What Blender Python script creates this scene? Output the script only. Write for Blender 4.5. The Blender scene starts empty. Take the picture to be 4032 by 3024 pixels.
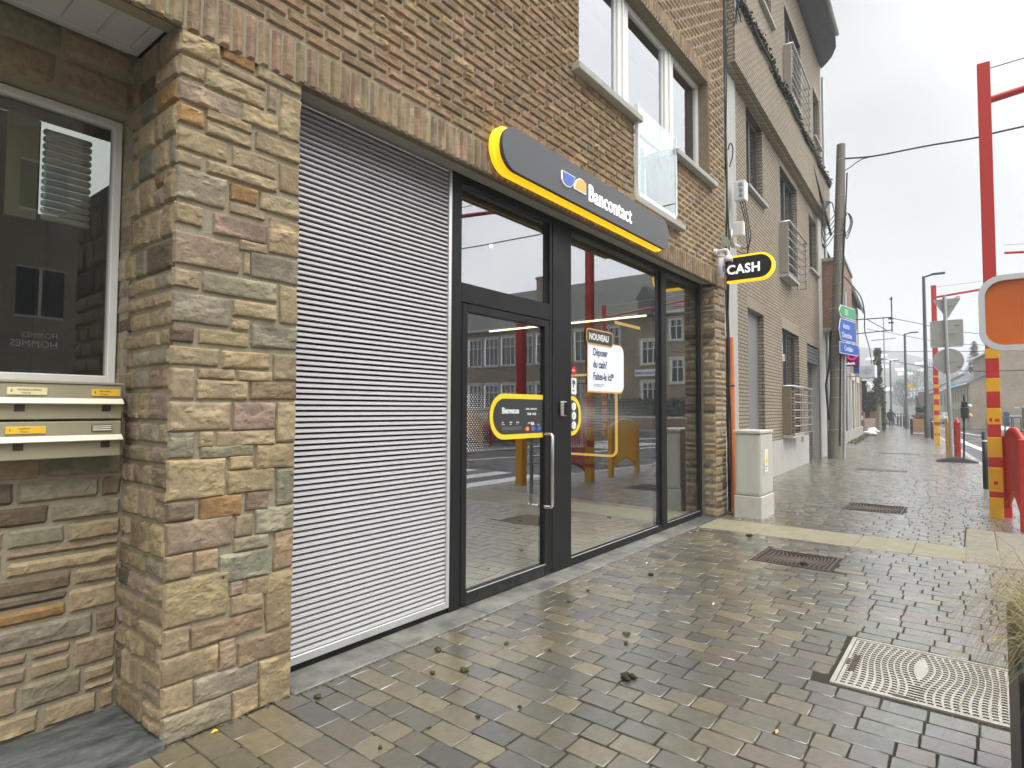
import bpy, math, random
import numpy as np
from mathutils import Matrix, Vector, noise
random.seed(7)
RNG=np.random.RandomState(11)
SC=bpy.context.scene; COL=SC.collection
rad=math.radians
# ---------------------------------------------------------------- camera
Rm=Matrix(((0.61602247,0.03579955,0.78691467),(-0.78771734,0.02266079,0.61561991),(0.00420681,-0.99910204,0.04215948)))
cam_d=bpy.data.cameras.new('camera'); cam=bpy.data.objects.new('camera',cam_d); COL.objects.link(cam)
cr=Rm@Vector((1,0,0)); cu=-(Rm@Vector((0,1,0))); cb=-(Rm@Vector((0,0,1)))
mw=Matrix(((cr.x,cu.x,cb.x,0),(cr.y,cu.y,cb.y,0),(cr.z,cu.z,cb.z,1.5),(0,0,0,1)))
cam.matrix_world=mw
cam_d.sensor_width=36; cam_d.lens=2330/4032*36; cam_d.clip_start=.05; cam_d.clip_end=3000
SC.camera=cam
# ---------------------------------------------------------------- world / sun
W=bpy.data.worlds.new('World'); SC.world=W; W.use_nodes=True
nt=W.node_tree; N=nt.nodes; L=nt.links; N.clear()
out=N.new('ShaderNodeOutputWorld'); bg=N.new('ShaderNodeBackground')
sky=N.new('ShaderNodeTexSky'); sky.sky_type='NISHITA'; sky.sun_disc=False
sky.sun_elevation=rad(60); sky.sun_rotation=rad(185)
tc=N.new('ShaderNodeTexCoord'); hs=N.new('ShaderNodeHueSaturation'); hs.inputs['Saturation'].default_value=.12
L.new(sky.outputs[0],hs.inputs['Color'])
vm=N.new('ShaderNodeVectorMath'); vm.operation='DOT_PRODUCT'; L.new(tc.outputs['Generated'],vm.inputs[0])
gd=Vector((.05,-.85,.45)).normalized(); vm.inputs[1].default_value=gd
mr=N.new('ShaderNodeMapRange'); mr.interpolation_type='SMOOTHSTEP'
for k,v in (('From Min',.12),('From Max',.85),('To Min',7.7),('To Max',36.)): mr.inputs[k].default_value=v
L.new(vm.outputs['Value'],mr.inputs['Value'])
sz=N.new('ShaderNodeSeparateXYZ'); L.new(tc.outputs['Generated'],sz.inputs[0]); mz=N.new('ShaderNodeMapRange'); mz.interpolation_type='SMOOTHSTEP'
for k,v in (('From Min',.62),('From Max',.92),('To Min',1.),('To Max',2.1)): mz.inputs[k].default_value=v
L.new(sz.outputs[2],mz.inputs['Value']); mm=N.new('ShaderNodeMath'); mm.operation='MULTIPLY'; L.new(mz.outputs[0],mm.inputs[0]); L.new(mr.outputs[0],mm.inputs[1])
mp=N.new('ShaderNodeMapping'); mp.inputs['Scale'].default_value=(1.2,1.2,3.2); L.new(tc.outputs['Generated'],mp.inputs['Vector'])
nz=N.new('ShaderNodeTexNoise'); nz.inputs['Scale'].default_value=1.7; nz.inputs['Detail'].default_value=5; L.new(mp.outputs[0],nz.inputs['Vector'])
rp=N.new('ShaderNodeValToRGB'); rp.color_ramp.elements[0].position=.3; rp.color_ramp.elements[1].position=.72
rp.color_ramp.elements[0].color=(.79,.815,.83,1); rp.color_ramp.elements[1].color=(1.0,1.0,.995,1)
L.new(nz.outputs[0],rp.inputs[0])
ml=N.new('ShaderNodeVectorMath'); ml.operation='SCALE'; L.new(rp.outputs[0],ml.inputs[0]); L.new(mm.outputs[0],ml.inputs['Scale'])
mx=N.new('ShaderNodeMix'); mx.data_type='RGBA'; mx.inputs[0].default_value=.94
L.new(hs.outputs[0],mx.inputs[6]); L.new(ml.outputs[0],mx.inputs[7])
L.new(mx.outputs[2],bg.inputs['Color']); bg.inputs['Strength'].default_value=.1
L.new(bg.outputs[0],out.inputs['Surface'])
sd=bpy.data.lights.new('sun','SUN'); sd.energy=.9; sd.angle=rad(18); sd.color=(1,.92,.78)
so=bpy.data.objects.new('sun',sd); COL.objects.link(so)
so.rotation_euler=Vector((-.12,-.62,1.05)).to_track_quat('Z','Y').to_euler()
SC.view_settings.view_transform='Standard'; SC.view_settings.look='None'; SC.view_settings.gamma=1
SC.view_settings.exposure=0.2
SC.cycles.max_bounces=7; SC.cycles.transparent_max_bounces=12; SC.cycles.volume_bounces=0
# ---------------------------------------------------------------- helpers
MAT={}
def mat(name,col=(.5,.5,.5),rough=.8,metal=0,spec=.5,attr=False,var=.0,vscale=8,bump=0,bscale=60,emit=None,es=1,streak=None,coat=0,rvar=0,rscale=3):
    m=bpy.data.materials.new(name); m.use_nodes=True; t=m.node_tree; n=t.nodes; l=t.links
    b=n['Principled BSDF']; b.inputs['Roughness'].default_value=rough; b.inputs['Metallic'].default_value=metal
    b.inputs['Specular IOR Level'].default_value=spec; b.inputs['Base Color'].default_value=(*col,1)
    b.inputs['Coat Weight'].default_value=coat; b.inputs['Coat Roughness'].default_value=.25; b.inputs['Coat IOR'].default_value=2.1
    src=None
    if attr:
        a=n.new('ShaderNodeAttribute'); a.attribute_name='Col'; src=a.outputs['Color']
    tcn=n.new('ShaderNodeTexCoord'); vec=tcn.outputs['Object']
    if streak:
        mpn=n.new('ShaderNodeMapping'); mpn.inputs['Scale'].default_value=streak; l.new(vec,mpn.inputs[0]); vec=mpn.outputs[0]
    if var:
        z=n.new('ShaderNodeTexNoise'); z.inputs['Scale'].default_value=vscale; z.inputs['Detail'].default_value=6; z.inputs['Roughness'].default_value=.65; l.new(vec,z.inputs['Vector'])
        r=n.new('ShaderNodeMapRange'); r.inputs['From Min'].default_value=.25; r.inputs['From Max'].default_value=.75
        r.inputs['To Min'].default_value=1-var; r.inputs['To Max'].default_value=1+var; l.new(z.outputs[0],r.inputs['Value'])
        s=n.new('ShaderNodeVectorMath'); s.operation='SCALE'; l.new(r.outputs[0],s.inputs['Scale'])
        if src: l.new(src,s.inputs[0])
        else: s.inputs[0].default_value=col
        src=s.outputs[0]
    if src: l.new(src,b.inputs['Base Color'])
    if rvar:
        z=n.new('ShaderNodeTexNoise'); z.inputs['Scale'].default_value=rscale; z.inputs['Detail'].default_value=5; l.new(tcn.outputs['Object'],z.inputs['Vector'])
        r=n.new('ShaderNodeMapRange'); r.inputs['From Min'].default_value=.3; r.inputs['From Max'].default_value=.7
        r.inputs['To Min'].default_value=max(rough-rvar,.02); r.inputs['To Max'].default_value=rough+rvar; l.new(z.outputs[0],r.inputs['Value']); l.new(r.outputs[0],b.inputs['Roughness'])
    if bump:
        z=n.new('ShaderNodeTexNoise'); z.inputs['Scale'].default_value=bscale; z.inputs['Detail'].default_value=6; l.new(vec,z.inputs['Vector'])
        u=n.new('ShaderNodeBump'); u.inputs['Strength'].default_value=bump; u.inputs['Distance'].default_value=.01; l.new(z.outputs[0],u.inputs['Height']); l.new(u.outputs[0],b.inputs['Normal'])
    if emit:
        b.inputs['Emission Color'].default_value=(*emit,1); b.inputs['Emission Strength'].default_value=es
    MAT[name]=m; return m
def glassmat(name,ior=2.4,tint=(.80,.84,.83),gl=(.95,.96,1)):
    m=bpy.data.materials.new(name); m.use_nodes=True; t=m.node_tree; n=t.nodes; l=t.links; n.clear()
    o=n.new('ShaderNodeOutputMaterial'); g=n.new('ShaderNodeBsdfGlossy'); g.inputs['Roughness'].default_value=0; g.inputs['Color'].default_value=(*gl,1)
    tr=n.new('ShaderNodeBsdfTransparent'); tr.inputs[0].default_value=(*tint,1); f=n.new('ShaderNodeFresnel'); f.inputs['IOR'].default_value=ior
    geo=n.new('ShaderNodeNewGeometry')
    z=n.new('ShaderNodeTexNoise'); z.inputs['Scale'].default_value=1.1; z.inputs['Detail'].default_value=1; tcn=n.new('ShaderNodeTexCoord'); l.new(tcn.outputs['Object'],z.inputs['Vector'])
    u=n.new('ShaderNodeBump'); u.inputs['Strength'].default_value=.02; u.inputs['Distance'].default_value=.03; l.new(z.outputs[0],u.inputs['Height']); l.new(u.outputs[0],g.inputs['Normal'])
    # same reflectance from both sides: use |cos| by a facing-corrected ramp
    lw=n.new('ShaderNodeLayerWeight'); lw.inputs['Blend'].default_value=.5
    r=n.new('ShaderNodeMapRange'); r.interpolation_type='LINEAR'
    pw=n.new('ShaderNodeMath'); pw.operation='POWER'; pw.inputs[1].default_value=3.2; l.new(lw.outputs['Facing'],pw.inputs[0])
    f0=((ior-1)/(ior+1))**2
    r.inputs['To Min'].default_value=f0; r.inputs['To Max'].default_value=1; l.new(pw.outputs[0],r.inputs['Value'])
    mxn=n.new('ShaderNodeMixShader'); l.new(r.outputs[0],mxn.inputs[0]); l.new(tr.outputs[0],mxn.inputs[1]); l.new(g.outputs[0],mxn.inputs[2]); l.new(mxn.outputs[0],o.inputs[0])
    MAT[name]=m; return m
def brickmat(name,c1,c2,cm,bw,bh,mort=.008,off=.5,var=.2,axis='XZ',rough=.9,bump=.6,stain=0):
    m=bpy.data.materials.new(name); m.use_nodes=True; t=m.node_tree; n=t.nodes; l=t.links
    b=n['Principled BSDF']; b.inputs['Roughness'].default_value=rough
    tcn=n.new('ShaderNodeTexCoord'); sp=n.new('ShaderNodeSeparateXYZ'); l.new(tcn.outputs['Object'],sp.inputs[0])
    cmb=n.new('ShaderNodeCombineXYZ')
    ad=n.new('ShaderNodeMath'); l.new(sp.outputs[0],ad.inputs[0]); l.new(sp.outputs[1],ad.inputs[1]); l.new(ad.outputs[0],cmb.inputs[0]); l.new(sp.outputs[2],cmb.inputs[1])
    if axis=='XY':
        l.new(sp.outputs[0],cmb.inputs[1]); l.new(sp.outputs[1],cmb.inputs[0])
    k=n.new('ShaderNodeTexBrick'); k.inputs['Scale'].default_value=1; k.inputs['Color1'].default_value=(*c1,1); k.inputs['Color2'].default_value=(*c2,1); k.inputs['Mortar'].default_value=(*cm,1)
    k.inputs['Brick Width'].default_value=bw; k.inputs['Row Height'].default_value=bh; k.inputs['Mortar Size'].default_value=mort; k.inputs['Mortar Smooth'].default_value=.3; k.inputs['Bias'].default_value=-.1; k.offset=off
    l.new(cmb.outputs[0],k.inputs['Vector'])
    z=n.new('ShaderNodeTexNoise'); z.inputs['Scale'].default_value=9; z.inputs['Detail'].default_value=8; l.new(tcn.outputs['Object'],z.inputs['Vector'])
    z2=n.new('ShaderNodeTexNoise'); z2.inputs['Scale'].default_value=.6; z2.inputs['Detail'].default_value=6; l.new(tcn.outputs['Object'],z2.inputs['Vector'])
    am=n.new('ShaderNodeMath'); am.operation='ADD'; l.new(z.outputs[0],am.inputs[0]); l.new(z2.outputs[0],am.inputs[1])
    r=n.new('ShaderNodeMapRange'); r.inputs['From Min'].default_value=.6; r.inputs['From Max'].default_value=1.4; r.inputs['To Min'].default_value=1-var; r.inputs['To Max'].default_value=1+var; l.new(am.outputs[0],r.inputs['Value'])
    s=n.new('ShaderNodeVectorMath'); s.operation='SCALE'; l.new(k.outputs['Color'],s.inputs[0]); l.new(r.outputs[0],s.inputs['Scale']); l.new(s.outputs[0],b.inputs['Base Color'])
    if bump:
        u=n.new('ShaderNodeBump'); u.invert=True; u.inputs['Strength'].default_value=bump; u.inputs['Distance'].default_value=.01; l.new(k.outputs['Fac'],u.inputs['Height']); l.new(u.outputs[0],b.inputs['Normal'])
    MAT[name]=m; return m

# world matrices of roots (loc, rotz)
XF={}
def link(o): COL.objects.link(o)
def thing(name,label=None,cat=None,loc=(0,0,0),rotz=0,group=None,kind=None):
    o=bpy.data.objects.new(name,None); link(o); o.empty_display_size=.2
    o.location=loc; o.rotation_euler=(0,0,rotz); XF[o.name]=(Vector(loc),rotz); tag(o,label,cat,group,kind); return o
def tag(o,label=None,cat=None,group=None,kind=None):
    if label:o['label']=label
    if cat:o['category']=cat
    if group:o['group']=group
    if kind:o['kind']=kind
    return o
def copy_tree(o,parent=None):
    c=o.copy(); link(c); c.parent=parent
    for k in ('category','group','label','kind'):
        if k in o: c[k]=o[k]
    for ch in list(o.children):
        copy_tree(ch,c)
    return c
def h2(x,y,s):
    a=(np.sin(x*127.1+y*311.7+s*74.7)*43758.5453); return a-np.floor(a)
def vn(x,y,s=0):
    xi=np.floor(x);yi=np.floor(y);xf=x-xi;yf=y-yi;u=xf*xf*(3-2*xf);v=yf*yf*(3-2*yf)
    return (h2(xi,yi,s)*(1-u)+h2(xi+1,yi,s)*u)*(1-v)+(h2(xi,yi+1,s)*(1-u)+h2(xi+1,yi+1,s)*u)*v
def fbm(x,y,s=0,o=4):
    r=0;a=.5
    for i in range(o): r=r+a*vn(x*2**i,y*2**i,s+i*17); a*=.5
    return r
class MB:
    def __init__(s): s.V=[];s.F=[];s.C=[];s.S=[];s.n=0;s.M=[]
    def add(s,vs,fs,col=None,smooth=False,mi=0):
        b=s.n; s.V.extend([tuple(v) for v in vs]); s.n+=len(vs)
        s.F.extend([tuple(i+b for i in f) for f in fs]); k=len(fs)
        s.C.extend([col or (1,1,1)]*k); s.S.extend([smooth]*k); s.M.extend([mi]*k); return s
    def box(s,x0,x1,y0,y1,z0,z1,col=None,mi=0):
        v=[(x0,y0,z0),(x1,y0,z0),(x1,y1,z0),(x0,y1,z0),(x0,y0,z1),(x1,y0,z1),(x1,y1,z1),(x0,y1,z1)]
        return s.add(v,[(0,3,2,1),(4,5,6,7),(0,1,5,4),(1,2,6,5),(2,3,7,6),(3,0,4,7)],col,mi=mi)
    def rbox(s,x0,x1,y0,y1,z0,z1,r=.01,col=None):  # chamfered box
        X=(x0,x1);Y=(y0,y1);Z=(z0,z1);vs=[];idx={}
        for i in (0,1):
            for j in (0,1):
                for k in (0,1):
                    cx,cy,cz=X[i],Y[j],Z[k];dx=r if i==0 else -r;dy=r if j==0 else -r;dz=r if k==0 else -r
                    for a,p in (('x',(cx,cy+dy,cz+dz)),('y',(cx+dx,cy,cz+dz)),('z',(cx+dx,cy+dy,cz))):
                        idx[(i,j,k,a)]=len(vs);vs.append(p)
        fs=[]
        for a,(q) in (('x',0),('y',1),('z',2)):
            for e in (0,1):
                o=[c for c in ((0,0),(1,0),(1,1),(0,1))]
                f=[]
                for c in o:
                    t=list(c);t.insert(q,e);f.append(idx[(*t,a)])
                if (e==0)!=(a=='y'): f=f[::-1]
                fs.append(tuple(f))
        for i in (0,1):
            for j in (0,1):
                fs.append((idx[(i,j,0,'x')],idx[(i,j,1,'x')],idx[(i,j,1,'y')],idx[(i,j,0,'y')]))
                fs.append((idx[(i,0,j,'x')],idx[(i,1,j,'x')],idx[(i,1,j,'z')],idx[(i,0,j,'z')]))
                fs.append((idx[(0,i,j,'y')],idx[(1,i,j,'y')],idx[(1,i,j,'z')],idx[(0,i,j,'z')]))
                for k in (0,1): fs.append((idx[(i,j,k,'x')],idx[(i,j,k,'y')],idx[(i,j,k,'z')]))
        return s.add(vs,fs,col)
    def quad(s,a,b,c,d,col=None): return s.add([a,b,c,d],[(0,1,2,3)],col)
    def cyl(s,x,y,z0,z1,r,r2=None,n=16,col=None,top=True):
        r2=r if r2 is None else r2
        v=[(x+r*math.cos(2*math.pi*i/n),y+r*math.sin(2*math.pi*i/n),z0) for i in range(n)]+[(x+r2*math.cos(2*math.pi*i/n),y+r2*math.sin(2*math.pi*i/n),z1) for i in range(n)]
        s.add(v,[(i,(i+1)%n,n+(i+1)%n,n+i) for i in range(n)],col,True)
        b=s.n-2*n; s.F.append(tuple(b+n+i for i in range(n))); s.F.append(tuple(b+n-1-i for i in range(n)))
        for _ in (0,1): s.C.append(col or (1,1,1)); s.S.append(False); s.M.append(0)
        return s
    def tube(s,pts,r,n=8,col=None,caps=True,flat=1.0):
        pts=[Vector(p) for p in pts]; rs=r if isinstance(r,(list,tuple)) else [r]*len(pts); vs=[];fs=[]
        up=None
        for i,p in enumerate(pts):
            d=(pts[min(i+1,len(pts)-1)]-pts[max(i-1,0)]).normalized()
            if up is None: up=Vector((0,0,1)) if abs(d.z)<.9 else Vector((1,0,0))
            a=d.cross(up)
            if a.length<1e-4: a=d.cross(Vector((1,.3,0)))
            a.normalize(); b=a.cross(d).normalized(); up=b
            for k in range(n):
                t=2*math.pi*k/n; vs.append(p+a*math.cos(t)*rs[i]+b*math.sin(t)*rs[i]*flat)
        for i in range(len(pts)-1):
            for k in range(n): fs.append((i*n+k,i*n+(k+1)%n,(i+1)*n+(k+1)%n,(i+1)*n+k))
        s.add(vs,fs,col,True)
        if caps: s.add(vs[:n][::-1]+vs[-n:],[tuple(range(n)),tuple(range(n,2*n))],col)
        return s
    def prism(s,pts,h,o=(0,0,0),u=(1,0,0),v=(0,0,1),w=None,col=None):  # 2d polygon extruded by h along w
        u=Vector(u);v=Vector(v);w=Vector(w) if w is not None else u.cross(v);o=Vector(o);n=len(pts)
        a=[o+u*p[0]+v*p[1] for p in pts]; b=[q+w*h for q in a]
        fs=[tuple(range(n-1,-1,-1)),tuple(range(n,2*n))]+[(i,(i+1)%n,n+(i+1)%n,n+i) for i in range(n)]
        return s.add(a+b,fs,col)
    def blob(s,c,r,n=10,m=7,amp=.15,seed=0,col=None,squash=(1,1,1)):
        vs=[];fs=[]
        for j in range(m+1):
            ph=math.pi*j/m
            for i in range(n):
                th=2*math.pi*i/n; d=Vector((math.sin(ph)*math.cos(th),math.sin(ph)*math.sin(th),math.cos(ph)))
                k=r*(1+amp*noise.noise(d*1.7+Vector((seed*3.1,seed,0)))*2)
                vs.append((c[0]+d.x*k*squash[0],c[1]+d.y*k*squash[1],c[2]+d.z*k*squash[2]))
        for j in range(m):
            for i in range(n): fs.append((j*n+i,(j+1)*n+i,(j+1)*n+(i+1)%n,j*n+(i+1)%n))
        return s.add(vs,fs,col,True)
    def rock(s,o,ux,uz,nn,w,h,depth,amp,cell,col,seed,round_=.016,ridge=(7,13),smooth=False,cvar=.12,tilt=0):
        nx=max(2,int(w/cell)); nz=max(2,int(h/cell))
        X,Z=np.meshgrid(np.linspace(0,1,nx+1),np.linspace(0,1,nz+1))
        x=X*w; z=Z*h
        wx=(fbm(z*9+seed*3.3,x*4,seed)-.5)*.016*np.minimum(1,w/.1); wz=(fbm(x*9+seed*1.7,z*4,seed+5)-.5)*.010*np.minimum(1,h/.06)
        e=np.minimum(np.minimum(x,w-x),np.minimum(z,h-z)); e=np.clip(e/min(round_,h*.35),0,1)**.6
        f=fbm(x*ridge[0]+seed*1.3,z*ridge[1]+seed*.7,seed,4); f2=fbm(x*30+seed,z*60,seed+9,3)
        st=np.floor(f*4)/4*.35+f*.65
        d=-.012+e*np.maximum(depth+.010+amp*(st-.42)*2.1+amp*.35*(f2-.4)+tilt*(Z-.5),.0155)
        o=np.array(o);ux=np.array(ux,float);uz=np.array(uz,float);nn=np.array(nn,float)
        P=o+ux*(x+wx)[...,None]+uz*(z+wz)[...,None]+nn*d[...,None]
        vs=P.reshape(-1,3); b=s.n; s.V.extend(map(tuple,vs.tolist())); s.n+=len(vs)
        for j in range(nz):
            for i in range(nx):
                a=b+j*(nx+1)+i; s.F.append((a,a+1,a+nx+2,a+nx+1))
        fm=(f[:-1,:-1]+f[1:,1:])*.5
        k=(1+cvar*(fm-.45)*3).reshape(-1)
        for q in k: s.C.append((col[0]*q,col[1]*q,col[2]*q*(.97 if q>1 else 1)))
        s.S.extend([smooth]*(nx*nz)); s.M.extend([0]*(nx*nz))
        return s
    def build(s,name,m,parent=None,loc=None,local=False,bevel=0,rotz=0):
        V=np.array(s.V,float).reshape(-1,3)
        base=Vector((0,0,0)); rz=0
        if parent is not None:
            r=parent
            while r.parent: r=r.parent
            base,rz=XF[r.name]
        elif loc is not None: base=Vector(loc); rz=rotz
        if not local and (base.length>0 or rz):
            V=V-np.array(base); c,sn=math.cos(-rz),math.sin(-rz); x=V[:,0]*c-V[:,1]*sn; y=V[:,0]*sn+V[:,1]*c; V=np.stack([x,y,V[:,2]],1)
        me=bpy.data.meshes.new(name); me.from_pydata(V.tolist(),[],s.F)
        ms=m if isinstance(m,(list,tuple)) else [m]
        for q in ms: me.materials.append(MAT[q] if isinstance(q,str) else q)
        if len(ms)>1: me.polygons.foreach_set('material_index',s.M)
        if any(s.S): me.polygons.foreach_set('use_smooth',s.S)
        ca=me.color_attributes.new('Col','FLOAT_COLOR','CORNER')
        cnt=np.array([len(f) for f in s.F]); c=np.ones((len(s.F),4)); c[:,:3]=np.array(s.C)
        ca.data.foreach_set('color',np.repeat(c,cnt,axis=0).reshape(-1))
        me.validate(); o=bpy.data.objects.new(name,me); link(o)
        if parent is not None: o.parent=parent
        else: o.location=base; o.rotation_euler=(0,0,rz); XF[o.name]=(base,rz)
        if bevel:
            bv=o.modifiers.new('bevel','BEVEL'); bv.width=bevel; bv.segments=2; bv.limit_method='ANGLE'
        return o
def B(): return MB()
def cr(P,n=6):
    P=[Vector(p) for p in P]; Q=[P[0]*2-P[1]]+P+[P[-1]*2-P[-2]]; o=[]
    for i in range(1,len(Q)-2):
        a,b,c,d=Q[i-1:i+3]
        for k in range(n):
            t=k/n; o.append(.5*((2*b)+(c-a)*t+(2*a-5*b+4*c-d)*t*t+(3*b-a-3*c+d)*t**3))
    return o+[P[-1]]
def textobj(name,s,size,m,o,right,up,parent=None,ext=.004,bold=0,cond=1.0,align='LEFT',loc=None,spacing=1):
    cu_=bpy.data.curves.new('txt','FONT'); cu_.body=s; cu_.size=size; cu_.extrude=ext/2; cu_.offset=bold; cu_.align_x=align; cu_.space_character=spacing; cu_.resolution_u=3
    t=bpy.data.objects.new('txt',cu_); link(t); dg=bpy.context.evaluated_depsgraph_get(); me=bpy.data.meshes.new_from_object(t.evaluated_get(dg))
    bpy.data.objects.remove(t); b=MB(); r=Vector(right).normalized(); u=Vector(up).normalized(); n=r.cross(u); oo=Vector(o)
    vs=[oo+r*v.co.x*cond+u*v.co.y+n*v.co.z for v in me.vertices]; fs=[tuple(p.vertices) for p in me.polygons]
    b.add(vs,fs); ob=b.build(name,m,parent,loc=loc); bpy.data.meshes.remove(me); return ob
def rrect(x0,x1,z0,z1,r,n=8,corners=(1,1,1,1)):
    pts=[]
    for (cx,cz,a0,k) in ((x1-r,z0+r,-90,0),(x1-r,z1-r,0,1),(x0+r,z1-r,90,2),(x0+r,z0+r,180,3)):
        if not corners[k]:
            pts.append({0:(x1,z0),1:(x1,z1),2:(x0,z1),3:(x0,z0)}[k]); continue
        for i in range(n+1):
            a=rad(a0+90*i/n); pts.append((cx+r*math.cos(a),cz+r*math.sin(a)))
    return pts
def ring(b,outer,inner,h,o=(0,0,0),u=(1,0,0),v=(0,0,1),col=None):
    u=Vector(u);v=Vector(v);w=u.cross(v);o=Vector(o);n=len(outer)
    A=[o+u*p[0]+v*p[1] for p in outer];Bq=[o+u*p[0]+v*p[1] for p in inner];C=[q+w*h for q in A];D=[q+w*h for q in Bq]
    vs=A+Bq+C+D;fs=[]
    for i in range(n):
        j=(i+1)%n; fs+=[(i,n+i,n+j,j),(2*n+i,2*n+j,3*n+j,3*n+i),(i,j,2*n+j,2*n+i),(n+i,3*n+i,3*n+j,n+j)]
    b.add(vs,fs,col); return b
def wallholes(b,x0,x1,z0,z1,holes,y,rev=0,col=None):
    xs=sorted({x0,x1,*[h[0] for h in holes],*[h[1] for h in holes]}); zs=sorted({z0,z1,*[h[2] for h in holes],*[h[3] for h in holes]})
    xs=[x for x in xs if x0<=x<=x1]; zs=[z for z in zs if z0<=z<=z1]
    for i in range(len(xs)-1):
        for j in range(len(zs)-1):
            cx=(xs[i]+xs[i+1])/2; cz=(zs[j]+zs[j+1])/2
            if any(h[0]<cx<h[1] and h[2]<cz<h[3] for h in holes): continue
            b.quad((xs[i],y,zs[j]),(xs[i+1],y,zs[j]),(xs[i+1],y,zs[j+1]),(xs[i],y,zs[j+1]),col)
    if rev:
        for (a,c,d,e) in [h[:4] for h in holes]:
            b.quad((a,y,d),(a,y,e),(a,y+rev,e),(a,y+rev,d),col); b.quad((c,y,e),(c,y,d),(c,y+rev,d),(c,y+rev,e),col)
            b.quad((a,y,e),(c,y,e),(c,y+rev,e),(a,y+rev,e),col); b.quad((c,y,d),(a,y,d),(a,y+rev,d),(c,y+rev,d),col)
    return b
# ---------------------------------------------------------------- materials
mat('stone',attr=True,rough=.9,spec=.25,var=.28,vscale=24,bump=.9,bscale=32)
mat('brick_rough',attr=True,rough=.92,spec=.2,var=.30,vscale=22,bump=.6,bscale=55)
mat('mortar',(.285,.25,.175),.95,var=.15,vscale=20,bump=.5,bscale=80)
mat('mortar_dark',(.20,.165,.11),.95,var=.2,vscale=12,bump=.4,bscale=80)
mat('paver',attr=True,rough=.5,spec=.45,var=.26,vscale=18,bump=.16,bscale=60,rvar=.12,rscale=1.3,coat=1)
mat('grout',(.045,.04,.03),.9,spec=.1,var=.3,vscale=30,bump=.3)
mat('bluestone',(.085,.09,.088),.5,var=.8,vscale=7,bump=.25,bscale=40,streak=(1,3,1),rvar=.15)
mat('bluestone_dirty',(.16,.155,.135),.5,var=.85,vscale=3.5,bump=.25,bscale=40,rvar=.15)
mat('strip_stone',(.25,.228,.150),.5,var=.18,vscale=5,bump=.2,bscale=60,rvar=.12)
mat('tactile',(.30,.275,.215),.5,var=.15,vscale=9)
mat('asphalt',(.05,.05,.052),.30,var=.2,vscale=2,bump=.25,bscale=160,rvar=.15,rscale=.5)
mat('road_paint',(.72,.72,.70),.45,var=.12,vscale=6)
mat('kerbstone',(.33,.33,.31),.5,var=.2,vscale=6)
mat('soil',(.07,.07,.045),.95,var=.3,vscale=1)
mat('frame_dark',(.011,.0112,.0118),.45,spec=.2,var=.12,vscale=3,rvar=.08)
mat('frame_dirty',(.022,.022,.02),.55,spec=.3,var=.9,vscale=16,streak=(1,1,.5))
mat('white_pvc',(.72,.72,.69),.35,var=.05,vscale=3)
mat('slat_white',(.50,.485,.50),.33,metal=.0,spec=.6,var=.03)
mat('slat_back',(.012,.011,.012),.8)
mat('alu',(.62,.62,.61),.35,metal=.6,var=.06,vscale=10)
mat('steel',(.62,.61,.60),.22,metal=1)
mat('galv',(.42,.44,.44),.45,metal=.6,var=.12,vscale=20)
mat('conc',(.30,.29,.26),.85,var=.18,vscale=5,bump=.3,streak=(1,1,.25))
mat('concrete_pale',(.38,.37,.345),.85,var=.2,vscale=4,bump=.2,streak=(2,2,.3))
mat('sillstone',(.36,.36,.33),.8,var=.15,vscale=9,bump=.2)
mat('soffit_wood',(.115,.085,.045),.8,var=.3,vscale=15)
mat('lintel_conc',(.27,.26,.21),.85,var=.15,vscale=8)
mat('pvc_ceiling',(.62,.60,.58),.45,var=.06,vscale=5)
mat('cream_beam',(.30,.27,.18),.6,var=.1)
mat('sign_grey',(.085,.086,.092),.42,spec=.3,var=.03,vscale=2)
mat('sign_black',(.014,.014,.015),.35)
mat('yellow_glow',(.9,.62,.02),.4,emit=(1.0,.56,.01),es=.85)
mat('yellow_paint',(.85,.62,.02),.4)
mat('yellow_strip',(.8,.5,.05),.4,emit=(1.0,.62,.12),es=.8)
mat('led_warm',(1,.9,.6),.4,emit=(1.0,.86,.55),es=3.0)
mat('letter_lit',(.85,.85,.85),.4,emit=(1,1,1),es=.45)
mat('logo_blue',(.05,.12,.5),.4); mat('logo_gold',(.75,.45,.06),.4)
mat('panel_lit',(.72,.74,.77),.5,emit=(.85,.9,1),es=.10)
mat('ink_blue',(.03,.05,.16),.5); mat('ink_grey',(.09,.09,.095),.5); mat('ink_white',(.8,.8,.8),.5); mat('sticker_black',(.03,.03,.032),.45)
mat('orange_line',(.72,.36,.08),.5); mat('sticker_red',(.6,.02,.02),.4)
mat('mc_red',(.75,.06,.03),.4); mat('mc_orange',(.85,.35,.03),.4); mat('blue_card',(.03,.14,.55),.4); mat('purple_card',(.30,.12,.40),.4)
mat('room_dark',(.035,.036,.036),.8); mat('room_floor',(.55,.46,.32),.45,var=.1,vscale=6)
mat('mailbox',(.36,.33,.225),.45,metal=.15,var=.06,vscale=3); mat('mail_dark',(.055,.035,.025),.6); mat('flap',(.78,.76,.62),.35); mat('plate_pale',(.80,.72,.42),.4); mat('plate_gold',(.85,.52,.05),.35,var=.1,vscale=15)
mat('camera_white',(.72,.71,.71),.35); mat('dome_dark',(.02,.012,.012),.08)
mat('cable',(.012,.012,.014),.5); mat('rust_green',(.30,.36,.30),.6,var=.4,vscale=40)
mat('cab_grey',(.50,.49,.44),.6,var=.10,vscale=3,streak=(2,2,.5)); mat('cab_base',(.50,.48,.43),.85,var=.15,vscale=8,bump=.3)
mat('orange_pipe',(.58,.17,.05),.5,var=.15,vscale=8); mat('blk',(.02,.02,.02),.5); mat('black_gap',(.004,.004,.004),1)
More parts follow.
